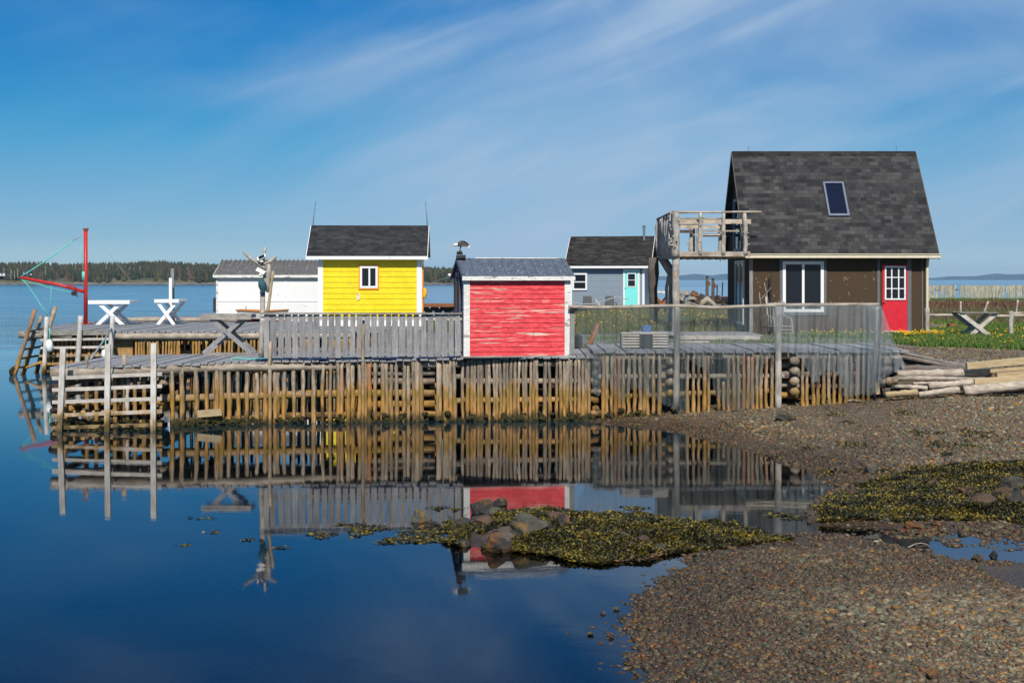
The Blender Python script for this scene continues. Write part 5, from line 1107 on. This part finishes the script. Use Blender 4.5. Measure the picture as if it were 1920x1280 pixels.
logx('bank_log', 'slender white branch lying on the mid-length log', (1712,719,31.8), (1790,716,31.9), .04, .03, 'drift_x')
logx('bank_log', 'rough barked log lowest in the stack nearest the net', (1660,740,31.4), (1720,735,31.4), .08, .09, 'timber')
logx('bank_log', 'smooth peeled log lowest in the middle of the stack', (1723,739,31.4), (1798,731,31.5), .07, .09, 'drift_x')
logx('bank_log', 'greyish white log lowest at the right, running out of frame', (1808,733,31.5), (1990,716,31.6), .13, .1, 'drift_x')
mb = MB(); mb.bar(at(1644,716,31.5),at(1646,739,31.5),.09,.07,side=(1,0,0)); tag(part('stub_post', mb, M['timber'], bevel=.005), 'short yellow-brown post at the foot of the last net', 'post')
for k, (a, b, w_, lab) in enumerate((((1812,686,31.9),(1990,670,31.9),.15,'top new timber beam of the retaining stack'),((1855,695,31.95),(1990,683,31.95),.09,'second new timber beam, greener, just below the top one'),((1868,704,31.9),(1990,693,31.9),.12,'third new timber beam counted from the top'),((1826,716,31.85),(1990,703,31.85),.14,'lowest wide new timber beam with its dark end showing'),((1866,724.5,31.9),(1990,713,31.9),.05,'thin new board under the lowest wide beam'))):
    mb = MB(); mb.bar(at(*a), at(*b), w_, .14, side=(0,0,1)); tag(part('timber_beam', mb, M['timber'], bevel=.006), lab, 'beam', 'new timber beams of the retaining stack')
RP = thing('slip_ramp', 'grey plank ramp sloping from the wharf end down towards the gravel', 'ramp', tuple(at(1750,676,33)))
mb = MB(); a, b = at(1690,660,32.6), at(1812,686,32.6)
for k in range(14):
    p = a.lerp(b, k/13.5); mb.bar(p, p+Vector((.1,1.6,.02)), .22, .035, side=(1,0,-.25))
part('deck', mb, M['grey_x'], RP)
for yy in (0,.9): mb = MB(); mb.log(a+Vector((-.02,yy,-.1)), b+Vector((0,yy,-.07)), .06, .05, n=8, seg=7, wob=.12); part('log', mb, M['bark'], RP, smooth=True)
# wooden rail fence and leaning sticks on the right, slab fence beyond
FR = thing('rail_fence', 'round-rail fence crossing the grass behind the trestle table', 'fence', (X(1830,42.5), 42.5, gz(14,42.5)))
for p, yt, yb_ in ((1738.5,577,618),(1896,583,632)): d = 42.5; mb = MB(); mb.log(at(p,yt,d),(X(p,d),d,gz(X(p,d),d)-.1),.065,.07,n=8,seg=6); part('post', mb, M['drift_z'], FR, smooth=True)
for a, b in (((1738,590.5),(1812,591.5)),((1866,592.5),(1896,592.5)),((1896,592),(1990,591))): mb = MB(); mb.log(at(*a,42.5),at(*b,42.5),.038,.04,n=7,seg=5); part('rail', mb, M['drift_x'], FR, smooth=True)
for k, (a, b, lab) in enumerate((((1801.5,587),(1801.5,565),'upright stick behind the left end of the trestle table'),((1845,587),(1853,565),'slanting stick behind the trestle table top'),((1905,592),(1908.5,562),'bent grey stick near the right edge behind the rail fence'))):
    mb = MB(); mb.log(at(*a,58),at(*b,58),.05,.04,n=6,seg=4); tag(part('stick', mb, M['drift_z'], smooth=True), lab, 'stick')
for k, (a, b, lab) in enumerate((((1897,587),(1925,594),'thin driftwood branch resting on the rail fence at the frame edge'),((1908,586),(1935,592),'second thin driftwood branch over the rail fence further right'))):
    mb = MB(); mb.tube([at(*a,42.7),at((a[0]+b[0])/2,a[1]+1,42.7),at(*b,42.7)], .035); tag(part('driftwood_branch', mb, M['drift_x']), lab, 'branch')
SF = thing('slab_fence', 'long fence of upright greenish-grey driftwood slabs at the far shore bank', 'fence', (X(1840,104), 104, gz(34,104)))
mslab = wood('mossy_slabs', (.40,.39,.31), (.16,.15,.10), 'z', var=.3)
sl = np.arange(1736, 1990, 2.75); MAXP = 95
for k, p in enumerate(sl):
    if 1793 < p < 1800 or 1883.5 < p < 1885: continue
    d = 104; x = X(p,d); zg = gz(x,d)-.1; l_ = random.uniform(-.12,.12)*(1.8 if p < 1792 else 1); mb = MB(); mb.bar((x+l_,d+random.uniform(-.05,.05),zg),(x,d,Z(random.uniform(533.5,536.5),d)),random.uniform(.10,.14),.04,side=(1,0,0)); part('slab', mb, mslab, SF)
for a, b in ((1736,1795),(1792,1990)): mb = MB(); mb.bar((X(a,104.1),104.1,Z(543,104)),(X(b,104.1),104.1,Z(543,104)),.1,.05,side=(0,0,1)); part('rail', mb, M['grey_x'], SF)
mb = MB(); d = 47; zg = gz(X(1790,d),d); mb.box(X(1781,d),d,zg-.05,X(1795,d),d+.3,Z(607,d)); tag(part('rusty_box', mb, M['rust'], bevel=.01), 'small rust-orange metal box in the grass left of the trestle table', 'box')
mb = MB(); d = 47.5; mb.log(at(1739,614,d),at(1781,615,d),.12,.12,n=8,seg=5); tag(part('grey_log', mb, M['bark'], smooth=True), 'dull grey log in the grass between the downspout and the rusty box', 'log')
mb = MB(); mb.blob(at(1742,622,43.2),(.1,.1,.05),sub=2,amp=.1); tag(part('white_stone', mb, M['buoy'], smooth=True), 'small white lump at the foot of the cream downspout', 'stone')

# ---------------------------------------------------------------- far bay shore buildings and poles
def farhouse(px, py, wpx, hpx, label, roofm='shingle2', d=858, wall='white'):
    s = d/F; T = thing('far_house', label, 'house', tuple(at(px,py,d)), R(random.uniform(-8,8)), group='houses across the bay'); w_, h_ = wpx*s, hpx*s
    gable(T, w_, 6, h_*.6, h_, M[wall], M[roofm], lap=0, sides='', of=.3, ob=.3, ol=.3, orr=.3, roofth=.1)
    for k in range(max(1, int(w_/3.5))):
        mb = MB(); xx = w_*(k+.5)/max(1, int(w_/3.5)); mb.box(xx-.5,-.08,h_*.2,xx+.5,-.01,h_*.45); part('window', mb, M['pane'], T, local=True)
farhouse(-4,517,14,9,'white house at the far left edge across the bay'); farhouse(12,517,9,7,'low white house with a darker roof, next to the far-left one','shingle'); farhouse(20,519,6,5,'tiny white shed below the bay houses')
farhouse(43,514,9,9,'pale blue-grey two storey house below the end of the crane boom','shingle',wall='greyblue'); farhouse(52,516,7,6,'small pale house with turquoise tint beside the boom end',wall='white')
farhouse(242,508,8,11,'white gabled house alone in the woods halfway up the hill',d=885)
for k, (p, yt, yb_, d) in enumerate(((7,503,517,850),(20.5,506,520,850),(27,507,519,850),(33,503,518,850),(85.5,500,520,848),(112,500,512,872),(116,497,512,872),(141,498,508,885),(199,494,506,890),(262,500,511,880),(278,502,511,885),(350.5,501,510,885),(364,508,515,870))):
    if k in (5,6): continue
    mb = MB(); mb.tube([at(p,yb_+3,d),at(p,yt,d)], .15, n=5); tag(part('utility_pole', mb, M['drift_z']), ['pale utility pole among the leftmost bay houses','utility pole left of the cluster before the far shore','short utility pole between two taller ones','utility pole just left of the boom tip','tall pale pole standing alone near the shore','','','pole in the woods left of the red mast','pole above the trees left of the lone gabled house','pole right of the lone gabled house','dark short pole further right of the gabled house','pole in the woods left of the white shed','lowest short pole nearest the white shed'][k], 'pole', 'utility poles across the bay')

# ---------------------------------------------------------------- pebbles, weed, rocks, grass
def scatter(name, label, kind_mat, P, size, cols, sub=0, flat=(.3,.7), seed=1, rot=True):
    """many small stones in ONE mesh: every one its own size, turn and shape"""
    r = np.random.default_rng(seed); V, Fc = ico(sub); n = len(P); nv = len(V)
    nz = 6; shapes = [V*(1+r.uniform(-.28,.28,(nv,1))) for _ in range(nz)]; B = np.stack(shapes)[r.integers(0, nz, n)]
    sc = np.stack([size*r.uniform(.75,1.35,n), size*r.uniform(.6,1.0,n), size*r.uniform(flat[0],flat[1],n)], 1)
    B = B*sc[:,None,:]; th = r.uniform(0, 6.28, n); c, s_ = np.cos(th)[:,None], np.sin(th)[:,None]; tl = r.uniform(-.35,.35,n)[:,None]
    x = B[:,:,0]*c - B[:,:,1]*s_; y = B[:,:,0]*s_ + B[:,:,1]*c; z = B[:,:,2] + tl*x
    VV = np.stack([x, y, z], 2) + P[:,None,:]; FF = Fc[None] + (np.arange(n)*nv)[:,None,None]
    cc = np.repeat(cols, nv, 0)
    return tag(npmesh(name, VV.reshape(-1,3), FF.reshape(-1,3), M[kind_mat], cc, loc=tuple(P.mean(0))), label, 'pebbles' if label else None, kind='stuff')
PALS = np.array([(.13,.10,.08),(.17,.14,.115),(.10,.09,.085),(.21,.18,.15),(.15,.155,.14),(.11,.125,.115),(.24,.14,.06),(.19,.095,.05),(.09,.06,.05),(.28,.25,.21),(.34,.2,.06),(.16,.12,.12)])
PALS = PALS*np.array([1.12,1.03,.74])*.88
PW = np.array([.17,.16,.12,.10,.09,.08,.06,.06,.08,.03,.015,.07]); PW = PW/PW.sum()
r3 = np.random.default_rng(21)
def pebbles(name, label, n, x0, x1, y0, y1, smin, smax, power, seed, keep=None):
    x = r3.uniform(x0, x1, n*2); y = y0 + (y1-y0)*r3.uniform(0, 1, n*2)**power; m = np.abs(x) < y*.375+.6
    x, y = x[m][:n], y[m][:n]; z = ground(x, y); k = (z > -.16) & (z < 1.6)
    if keep is not None: k &= keep(x, y, z)
    edge = np.clip((z+.055)/.06, 0, 1); k &= (r3.uniform(0,1,len(x)) < .05+.95*edge**2.2) | (seed in (9, 19)) & (r3.uniform(0,1,len(x)) < (1 if seed == 9 else .5)*np.clip(1+z/.07, 0, 1)**1.5 + (seed == 9)); z = np.maximum(z, -.02) if seed in (9, 19) else z
    x, y, z = x[k], y[k], z[k]; u = r3.uniform(0,1,len(x)); size = smin + (smax-smin)*u**5.5
    cols = PALS[r3.choice(len(PALS), len(x), p=PW)]*r3.uniform(.6,1.3,(len(x),1))*(1 + .22*waves(x, y, .9, 51, 4))[:,None]; size = size*(1 + .35*waves(x, y, 1.1, 52, 3))
    scatter(name, label, 'pebble', np.stack([x, y, z+size*.12], 1), size, cols, 0, seed=seed)
pebbles('near_pebbles', 'mixed brown, grey and ochre pebbles of the near shingle spit', 125000, .3, 5.0, 9.8, 16.2, .005, .046, 1.0, 1)
pebbles('beach_pebbles', 'brown shingle of the beach before the log wharf', 85000, .8, 13.5, 15.5, 33.2, .013, .055, .85, 2)
pebbles('shallow_stones', 'scattered brown stones poking out of the shallows off the near spit', 5000, .3, 2.6, 10.6, 15.4, .012, .05, 1.0, 19, keep=lambda x,y,z: (z < .0) & (z > -.07))
pebbles('pool_pebbles', 'dark stones breaking the surface of the shallow pool at right', 5200, 4.4, 8.5, 15.2, 17.6, .02, .06, 1.0, 9, keep=lambda x,y,z: (z < .01) & (z > -.12) & (waves(x,y,4,44,3) > -.1))
pebbles('bank_pebbles', 'grey gravel of the track behind the timber stack', 15000, 1.5, 17, 33.2, 38.5, .022, .055, 1.0, 5, keep=lambda x,y,z: (z > .9) & ((x > 8.3) | (y > 35)) & (sdist(np.stack([x,y],1), np.array([(9.3,38.6),(10.6,37.1),(13.8,35.8),(30,35.5),(30,60),(9,60)])) < 0))
pebbles('berm_pebbles', 'pale storm beach stones below the slab fence', 5000, 28, 46, 84, 103, .05, .13, 1.0, 6, keep=lambda x,y,z: z > .9)
# bladderwrack: little forked straps heaped and trailing
def weed(name, label, P, nrm_up, size, seed, dark=.35):
    r = np.random.default_rng(seed); n = len(P); th = r.uniform(0,6.28,n); el = r.uniform(-.15,.95,n)*nrm_up; L_ = size*r.uniform(.6,1.5,n); w_ = L_*r.uniform(.16,.34,n)
    d = np.stack([np.cos(th)*np.cos(el), np.sin(th)*np.cos(el), np.sin(el)],1); rl = r.uniform(-1,1,n); s0 = np.stack([-np.sin(th), np.cos(th), rl*.8],1); s0 /= np.linalg.norm(s0,axis=1)[:,None]
    a = P - s0*(w_*.3)[:,None]; b = P + s0*(w_*.3)[:,None]; m1 = P + d*(L_*.55)[:,None]; dn = np.array([0,0,-1.])
    c_ = m1 + s0*(w_*.75)[:,None]; e_ = m1 - s0*(w_*.75)[:,None]; t1 = P + d*L_[:,None] + s0*(w_*.8)[:,None] + dn*(L_*.18)[:,None]; t2 = P + d*L_[:,None] - s0*(w_*.8)[:,None] + dn*(L_*.1)[:,None]; m2 = P + d*(L_*.7)[:,None]
    VV = np.stack([a,b,c_,t1,m2,t2,e_],1).reshape(-1,3); k = np.arange(n)[:,None]*7
    FF = np.concatenate([k+np.array([0,1,4]), k+np.array([1,2,4]), k+np.array([2,3,4]), k+np.array([4,5,6]), k+np.array([0,4,6])], 0)
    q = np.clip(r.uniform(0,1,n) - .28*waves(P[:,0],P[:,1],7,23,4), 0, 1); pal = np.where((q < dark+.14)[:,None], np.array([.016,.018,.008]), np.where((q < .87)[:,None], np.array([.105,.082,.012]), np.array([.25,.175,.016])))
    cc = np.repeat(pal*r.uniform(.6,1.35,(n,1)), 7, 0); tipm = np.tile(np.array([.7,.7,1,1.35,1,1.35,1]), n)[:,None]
    return tag(npmesh(name, VV, FF, M['weed'], cc*tipm, loc=tuple(P.mean(0))), label, 'seaweed', kind='stuff')
def inpoly(poly, n, thr=0.0, pad=.3, seed=1):
    r = np.random.default_rng(seed); lo, hi = poly.min(0)-pad, poly.max(0)+pad; Q = r.uniform(lo, hi, (n*3,2)); s = sdist(Q, poly) + waves(Q[:,0],Q[:,1],5,8,3)*.12; Q = Q[s > thr][:n]; return Q
def heap(Q, lift):
    z = np.maximum(ground(Q[:,0],Q[:,1]), .004) + np.maximum(0, waves(Q[:,0],Q[:,1],7,12,3))*lift + np.random.default_rng(4).uniform(0,.035,len(Q)); return np.stack([Q[:,0],Q[:,1],z],1)
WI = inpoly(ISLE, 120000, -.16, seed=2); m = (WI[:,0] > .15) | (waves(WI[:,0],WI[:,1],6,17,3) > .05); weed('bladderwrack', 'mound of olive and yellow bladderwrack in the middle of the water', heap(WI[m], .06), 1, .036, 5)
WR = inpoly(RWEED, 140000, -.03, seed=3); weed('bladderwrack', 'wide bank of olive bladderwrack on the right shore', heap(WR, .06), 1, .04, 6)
def wpatch(px, py, wpx, hpx, n, label, size=.05, floating=False, seed=0, up=1):
    x, y = W0(px, py) if floating else WG(px, py); d = y; r = np.random.default_rng(seed+100); rx = wpx/2*d/F; ry = abs(H*F/(py-hpx/2-HZ)-H*F/(py+hpx/2-HZ))/2
    a = r.uniform(0,6.28,n); q = r.uniform(0,1,n)**.6*(1+.35*np.sin(a*3+seed)+.2*np.sin(a*7+seed*2)); X_ = x+np.cos(a)*q*rx; Y_ = y+np.sin(a)*q*ry
    z = np.full(n, .006) if floating else np.maximum(ground(X_,Y_), .004)+r.uniform(.0,.03,n)*(1-q*.5)
    return weed('seaweed_patch', label, np.stack([X_,Y_,z],1), up*(.25 if floating else 1), size, seed)
FL = [(385,972,46,6,26,'tiny floating weed strands left of the fence reflection'),(467,1012,30,4,22,'small floating weed strand below the driftwood post reflection'),(524,1027,26,4,22,'short floating weed strand right of the driftwood post reflection'),(399,998,26,5,20,'little weed tuft floating near the left'),(348,1022,34,4,18,'faint weed strand floating at far left'),
 (605,1003,44,10,120,'floating weed patch under the picket fence reflection'),(683,992,60,22,420,'larger floating yellow weed patch before the island tip'),(640,983,26,4,50,'small weed strand above the floating patches'),(790,1010,150,20,1100,'long trailing weed raft at the left foot of the island'),(850,990,60,26,700,'weed mat between the separate grey rock and the island'),(800,996,70,8,160,'thin weed line in front of the separate grey rock'),(822,953,28,6,70,'weed tuft floating above the island'),(855,955,24,5,50,'smaller weed tuft close to the red reflection'),
 (1190,952,44,6,130,'weed strand floating right of the red reflection'),(1460,965,56,7,150,'floating weed strand before the right weed bank'),(1500,972,60,8,180,'dark weed strand next to the right weed bank')]
for k, (a, b, c_, d_, n_, lab) in enumerate(FL): wpatch(a, b, c_, d_, n_, lab, .05, True, k+20)
GD = [(1567,779,30,4,90,'little weed tuft on the gravel right of the boulder'),(1697,774,38,8,170,'dark dry weed heap on the upper gravel'),(1590,792,22,4,60,'small weed tuft below the pair of posts'),(1720,812,30,9,150,'rounded weed clump in the middle of the gravel'),(1761,814,26,5,80,'thin weed clump right of the rounded one'),(1830,815,70,14,420,'big olive weed patch high on the right gravel'),
 (1598,835,56,12,330,'olive weed patch left of centre on the gravel'),(1760,836,60,10,340,'long weed patch below the rounded clump'),(1815,838,52,8,250,'weed patch joined to the right of the long one'),(1772,853,36,6,140,'short weed patch lowest of the gravel row'),(1878,828,26,5,70,'small weed tuft near the right edge'),(1515,842,40,6,110,'faint weed scatter near the waterline'),(1560,886,60,10,260,'weed fringe on the wet shoreline'),(1665,884,30,6,100,'weed at the foot of the pointed stone'),(1620,885,36,9,160,'weed mound left of the pointed stone'),(1455,858,30,6,70,'yellow weed on the wet bank under the last post reflection'),(1830,880,80,8,260,'weed scatter above the right weed bank')]
for k, (a, b, c_, d_, n_, lab) in enumerate(GD): wpatch(a, b, c_, d_, n_, lab, .05, False, k+60)
# rocks of island, weed bank and gravel
def rock(px, py, wpx, hpx, m, label, sink=.25, name='rock', grp='rocks of the weed island', k=[0]):
    k[0] += 1; x, y = WG(px, py+hpx*.2); s = y/F; rz = hpx*s*.62; mb = MB(); mb.blob((x, y+.08, max(0, gz(x,y))+rz*(1-sink*2.0)), (wpx*s*.55, wpx*s*.42, rz), sub=3, amp=.35, seed=300+k[0]); tag(part(name, mb, M[m]), label, 'rock', grp)
for a in [(788,975,46,22,'rk_grey','olive-grey rock standing apart left of the island'),(808,986,24,12,'rk_dark','black rock at the right foot of the separate grey one'),(790,991,18,8,'rk_orange','small orange stone in front of the separate grey rock'),(905,958,46,32,'rk_dark','large black angular rock on the back left of the island'),(940,950,30,20,'rk_dark','low dark rock behind the island crest'),
          (932,968,30,22,'rk_grey','grey rock between black rock and orange stone'),(952,970,14,12,'rk_orange','bright orange little stone near the island crest'),(907,984,34,20,'rk_brown','brown rock below the black angular one'),(868,985,36,20,'rk_dark','dark rock at the left end of the weed island'),(990,996,72,42,'rk_grey','biggest island boulder, grey face with ochre top'),(1018,994,30,22,'rk_dark','blue-black rock right of the biggest boulder'),
          (1058,985,24,32,'rk_orange','upright rust-orange rock right of the biggest boulder'),(1040,975,30,22,'rk_brown','reddish rock left of the upright orange one'),(933,1028,48,36,'rk_orange','orange-brown boulder at the front left of the island'),(911,1026,20,16,'rk_dark','dark stone touching the front orange boulder'),(870,1023,24,16,'rk_dark','black round stone in the water before the island'),(1158,990,34,16,'rk_dark','dark flat rock in the middle of the weed mound'),
          (1192,994,22,10,'rk_brown','dull brown stone right of the flat dark rock'),(1207,1017,24,15,'rk_brown','brown stone low on the weed mound front'),(1245,1031,40,12,'rk_grey','wet grey stone at the right front of the island'),(1285,1034,22,7,'rk_dark','flat wet stone right of the grey one'),(1028,1012,24,10,'rk_dark','dark stone below the biggest boulder'),(1082,972,26,12,'rk_brown','russet stone on the back crest')]: rock(*a)
for a in [(1600,928,22,26,'rk_brown','pointed brown rock at the left tip of the right weed bank'),(1726,925,24,8,'rk_pale','flat tan stone on top of the right weed bank'),(1748,908,20,12,'rk_brown','brown stone sunk in the weed bank'),(1812,926,32,22,'rk_orange','rust-red rock on the right weed bank'),(1845,944,56,22,'rk_brown','wide flat brown slab on the weed bank'),(1888,929,36,20,'rk_brown','dark red rock near the right edge'),(1915,942,50,30,'rk_dark','big dark rock cut by the right edge'),(1905,915,46,30,'rk_grey','grey-green boulder at the right edge'),(1880,902,24,14,'rk_orange','orange stone left of the grey-green boulder'),
          (1724,990,46,20,'rk_orange','reddish flat stone at the water below the weed bank'),(1666,982,14,12,'rk_brown','small tan stone at the waterline left of the reddish one'),(1608,944,50,7,'rk_pale','flat grey patch of stone in the left weed bank'),(1635,884,26,22,'rk_grey','pointed green-grey stone above the weed bank'),(1800,962,34,12,'rk_brown','russet stone at the front of the weed bank'),
          (1866,1046,16,16,'rk_dark','dark stone in the right pool'),(1836,1050,22,14,'rk_dark','black stone at the left of the right pool'),(1645,1019,10,6,'rk_pale','pale orange pebble in the wet hollow'),(1680,1026,10,6,'rk_orange','orange pebble in the wet hollow')]: rock(*a, grp='rocks of the right shore')
for a in [(1472,786,38,22,'rk_grey','mossy squarish boulder on the gravel before the middle net post'),(1604,754,26,8,'rk_pale','pale flat stone near the log stack'),(1755,1274,26,22,'rk_orange','ochre stone at the bottom edge of the picture')]: rock(*a, sink=.2, name='boulder', grp=None)
for a in [(1271,1210,16,12,'rk_orange','amber stone on the pebbles near the bottom'),(1196,1240,12,11,'rk_orange','amber stone standing in the water edge'),(1210,1242,13,12,'rk_orange','second amber stone in the water just right of the first'),(1145,1196,14,9,'rk_brown','brown stone alone in the water'),(1108,1193,12,7,'rk_grey','dark green stone leftmost in the water'),(1132,1153,10,7,'rk_grey','round green stone in open water'),(1157,1145,12,8,'rk_grey','green stone nearest the gravel point'),(1178,1178,18,9,'rk_brown','brown wet stone at the pebble edge'),(1238,1119,18,11,'rk_dark','dark stone on the pebble point')]: rock(*a, grp='stones at the near water edge')
mb = MB(); P_ = [W0(*p) for p in ((1703,1029),(1716,1023),(1728,1020),(1738,1021),(1749,1026))]; mb.tube([(a, b, gz(a,b)+.02+.03*math.sin(i*.8)) for i, (a, b) in enumerate(P_)], .006, n=5); tag(part('pale_stalk', mb, M['drift_x'], smooth=True), 'curved pale stalk lying on the wet hollow at right', 'stalk')
# grass and dandelions
def grass(name, label, poly, n, h, seed, cols, wdt=.012, thr=0, dens=None):
    Q = inpoly(np.array(poly), n, thr, .2, seed); r = np.random.default_rng(seed+7)
    if dens is not None: Q = Q[r.uniform(0,1,len(Q)) < dens(Q[:,0],Q[:,1])]
    n = len(Q); z = ground(Q[:,0],Q[:,1])-.01; hh = h*r.uniform(.35,1.3,n)*(1+.35*waves(Q[:,0],Q[:,1],1.2,seed,3)); hh = np.maximum(hh, h*.2); th = r.uniform(0,6.28,n); w_ = wdt*r.uniform(.6,1.4,n); sx, sy = np.cos(th)*w_, np.sin(th)*w_; ln = r.normal(0,.3,(n,2))*hh[:,None]
    b = np.stack([Q[:,0],Q[:,1],z],1); s = np.stack([sx,sy,0*sx],1); mid = b + np.stack([ln[:,0]*.3,ln[:,1]*.3,hh*.6],1); tip = b + np.stack([ln[:,0],ln[:,1],hh],1)
    VV = np.stack([b-s,b+s,mid+s*.7,mid-s*.7,tip],1).reshape(-1,3); k = np.arange(n)[:,None]*5; FF = np.concatenate([k+np.array([0,1,2]),k+np.array([0,2,3]),k+np.array([3,2,4])],0)
    cl = np.array([c[0] for c in cols]); pp = np.array([c[1] for c in cols]); cc = cl[r.choice(len(cols), n, p=pp/pp.sum())]*r.uniform(.65,1.35,(n,1))
    return tag(npmesh(name, VV, FF, M['leaf'], np.repeat(cc,5,0), loc=tuple(b.mean(0))), label, 'grass', kind='stuff')
GC = [((.075,.15,.018),.5),((.12,.20,.03),.25),((.035,.07,.015),.15),((.22,.17,.08),.1)]; GDRY = [((.20,.15,.08),.45),((.10,.11,.04),.35),((.14,.07,.045),.2)]
GR_ = [(X(1672,38.4),38.4),(X(1740,37),36.8),(X(1990,35.6),35.5),(X(2000,52),52),(X(1745,52),52),(X(1742,44.5),44.5),(X(1690,43.8),43)]
grass('grass', 'bright green dandelion grass right of the brown house', GR_, 95000, .15, 1, GC)
grass('grass', 'rough mixed grass and dry stalks behind the rail fence', [(X(1742,52),52),(X(2000,52),52),(X(2000,74),74),(X(1742,74),74)], 26000, .2, 2, [((.06,.10,.02),.4),((.2,.15,.08),.35),((.12,.07,.04),.25)])
grass('dry_growth', 'red-brown dry growth below the storm beach stones', [(X(1742,76),76),(X(2000,76),76),(X(2000,88),88),(X(1742,88),88)], 9000, .3, 3, [((.13,.055,.035),.6),((.2,.13,.07),.3),((.07,.08,.02),.1)], .02)
grass('grass', 'grass strip along the foot of the slab fence', [(X(1742,102),101.5),(X(2000,102),101.5),(X(2000,104),103.8),(X(1742,104),103.8)], 5000, .22, 8, GC, .02)
grass('meadow', 'weedy yellow-green meadow between net rail and grey house', [(X(1068,44),44),(X(1375,45),45),(X(1400,62),62),(X(1390,74),74),(X(1062,74),74)], 60000, .26, 4, [((.08,.115,.025),.45),((.16,.15,.05),.3),((.22,.17,.09),.15),((.04,.06,.015),.1)], .014)
grass('grass', 'thin grass along the path behind the right wharf', [(X(1100,38),37.2),(X(1700,38),38.0),(X(1690,43.6),43.6),(X(1380,43.8),43.8),(X(1100,43),43)], 9000, .09, 5, GC, dens=lambda x,y: .25+.75*(waves(x,y,1.5,4,3) > .25))
grass('grass', 'grass tufts behind the picket fence', [(X(800,47),45),(X(872,45),45),(X(872,58),58),(X(800,58),57)], 7000, .22, 6, GC)
grass('grass', 'clump of green grass under the red door and step', [(X(1500,42.4),41.6),(X(1700,42),41.3),(X(1700,42.9),43),(X(1500,43.8),43.6)], 9000, .13, 7, GC)
def flowers(name, label, poly, n, seed, h=.17, size=.026, clump=True):
    Q = inpoly(np.array(poly), n*3, 0, .1, seed); r = np.random.default_rng(seed)
    if clump: Q = Q[waves(Q[:,0],Q[:,1],1.6,seed,3) > -.1][:n]
    n = len(Q); z = ground(Q[:,0],Q[:,1]) + h*r.uniform(.6,1.3,n); P = np.stack([Q[:,0],Q[:,1],z],1)
    cols = np.array([(.78,.46,.01)])*r.uniform(.75,1.2,(n,1)); o = scatter(name, None, 'leaf', P, size*r.uniform(.7,1.5,n), cols, 0, (.6,.9), seed); return tag(o, label, 'flowers', kind='stuff')
flowers('dandelions', 'yellow dandelions in the grass right of the brown house', GR_, 480, 31, h=.13, size=.021)
flowers('dandelions', 'dense dandelions before the door step', [(X(1690,41.6),41.2),(X(1765,41.4),41.2),(X(1765,42.3),42.4),(X(1690,42.3),42.4)], 55, 32, clump=False, size=.024)
flowers('dandelions', 'dandelions along the foot of the brown house wall', [(X(1500,42),41.6),(X(1680,42),41.4),(X(1680,42.8),42.8),(X(1500,43.2),43.2)], 26, 33, clump=False, size=.025, h=.16)
flowers('dandelions', 'dandelions dotted over the meadow behind the net', [(X(1068,44),44),(X(1375,45),45),(X(1400,62),62),(X(1390,74),74),(X(1062,74),74)], 560, 34, h=.26, size=.028)
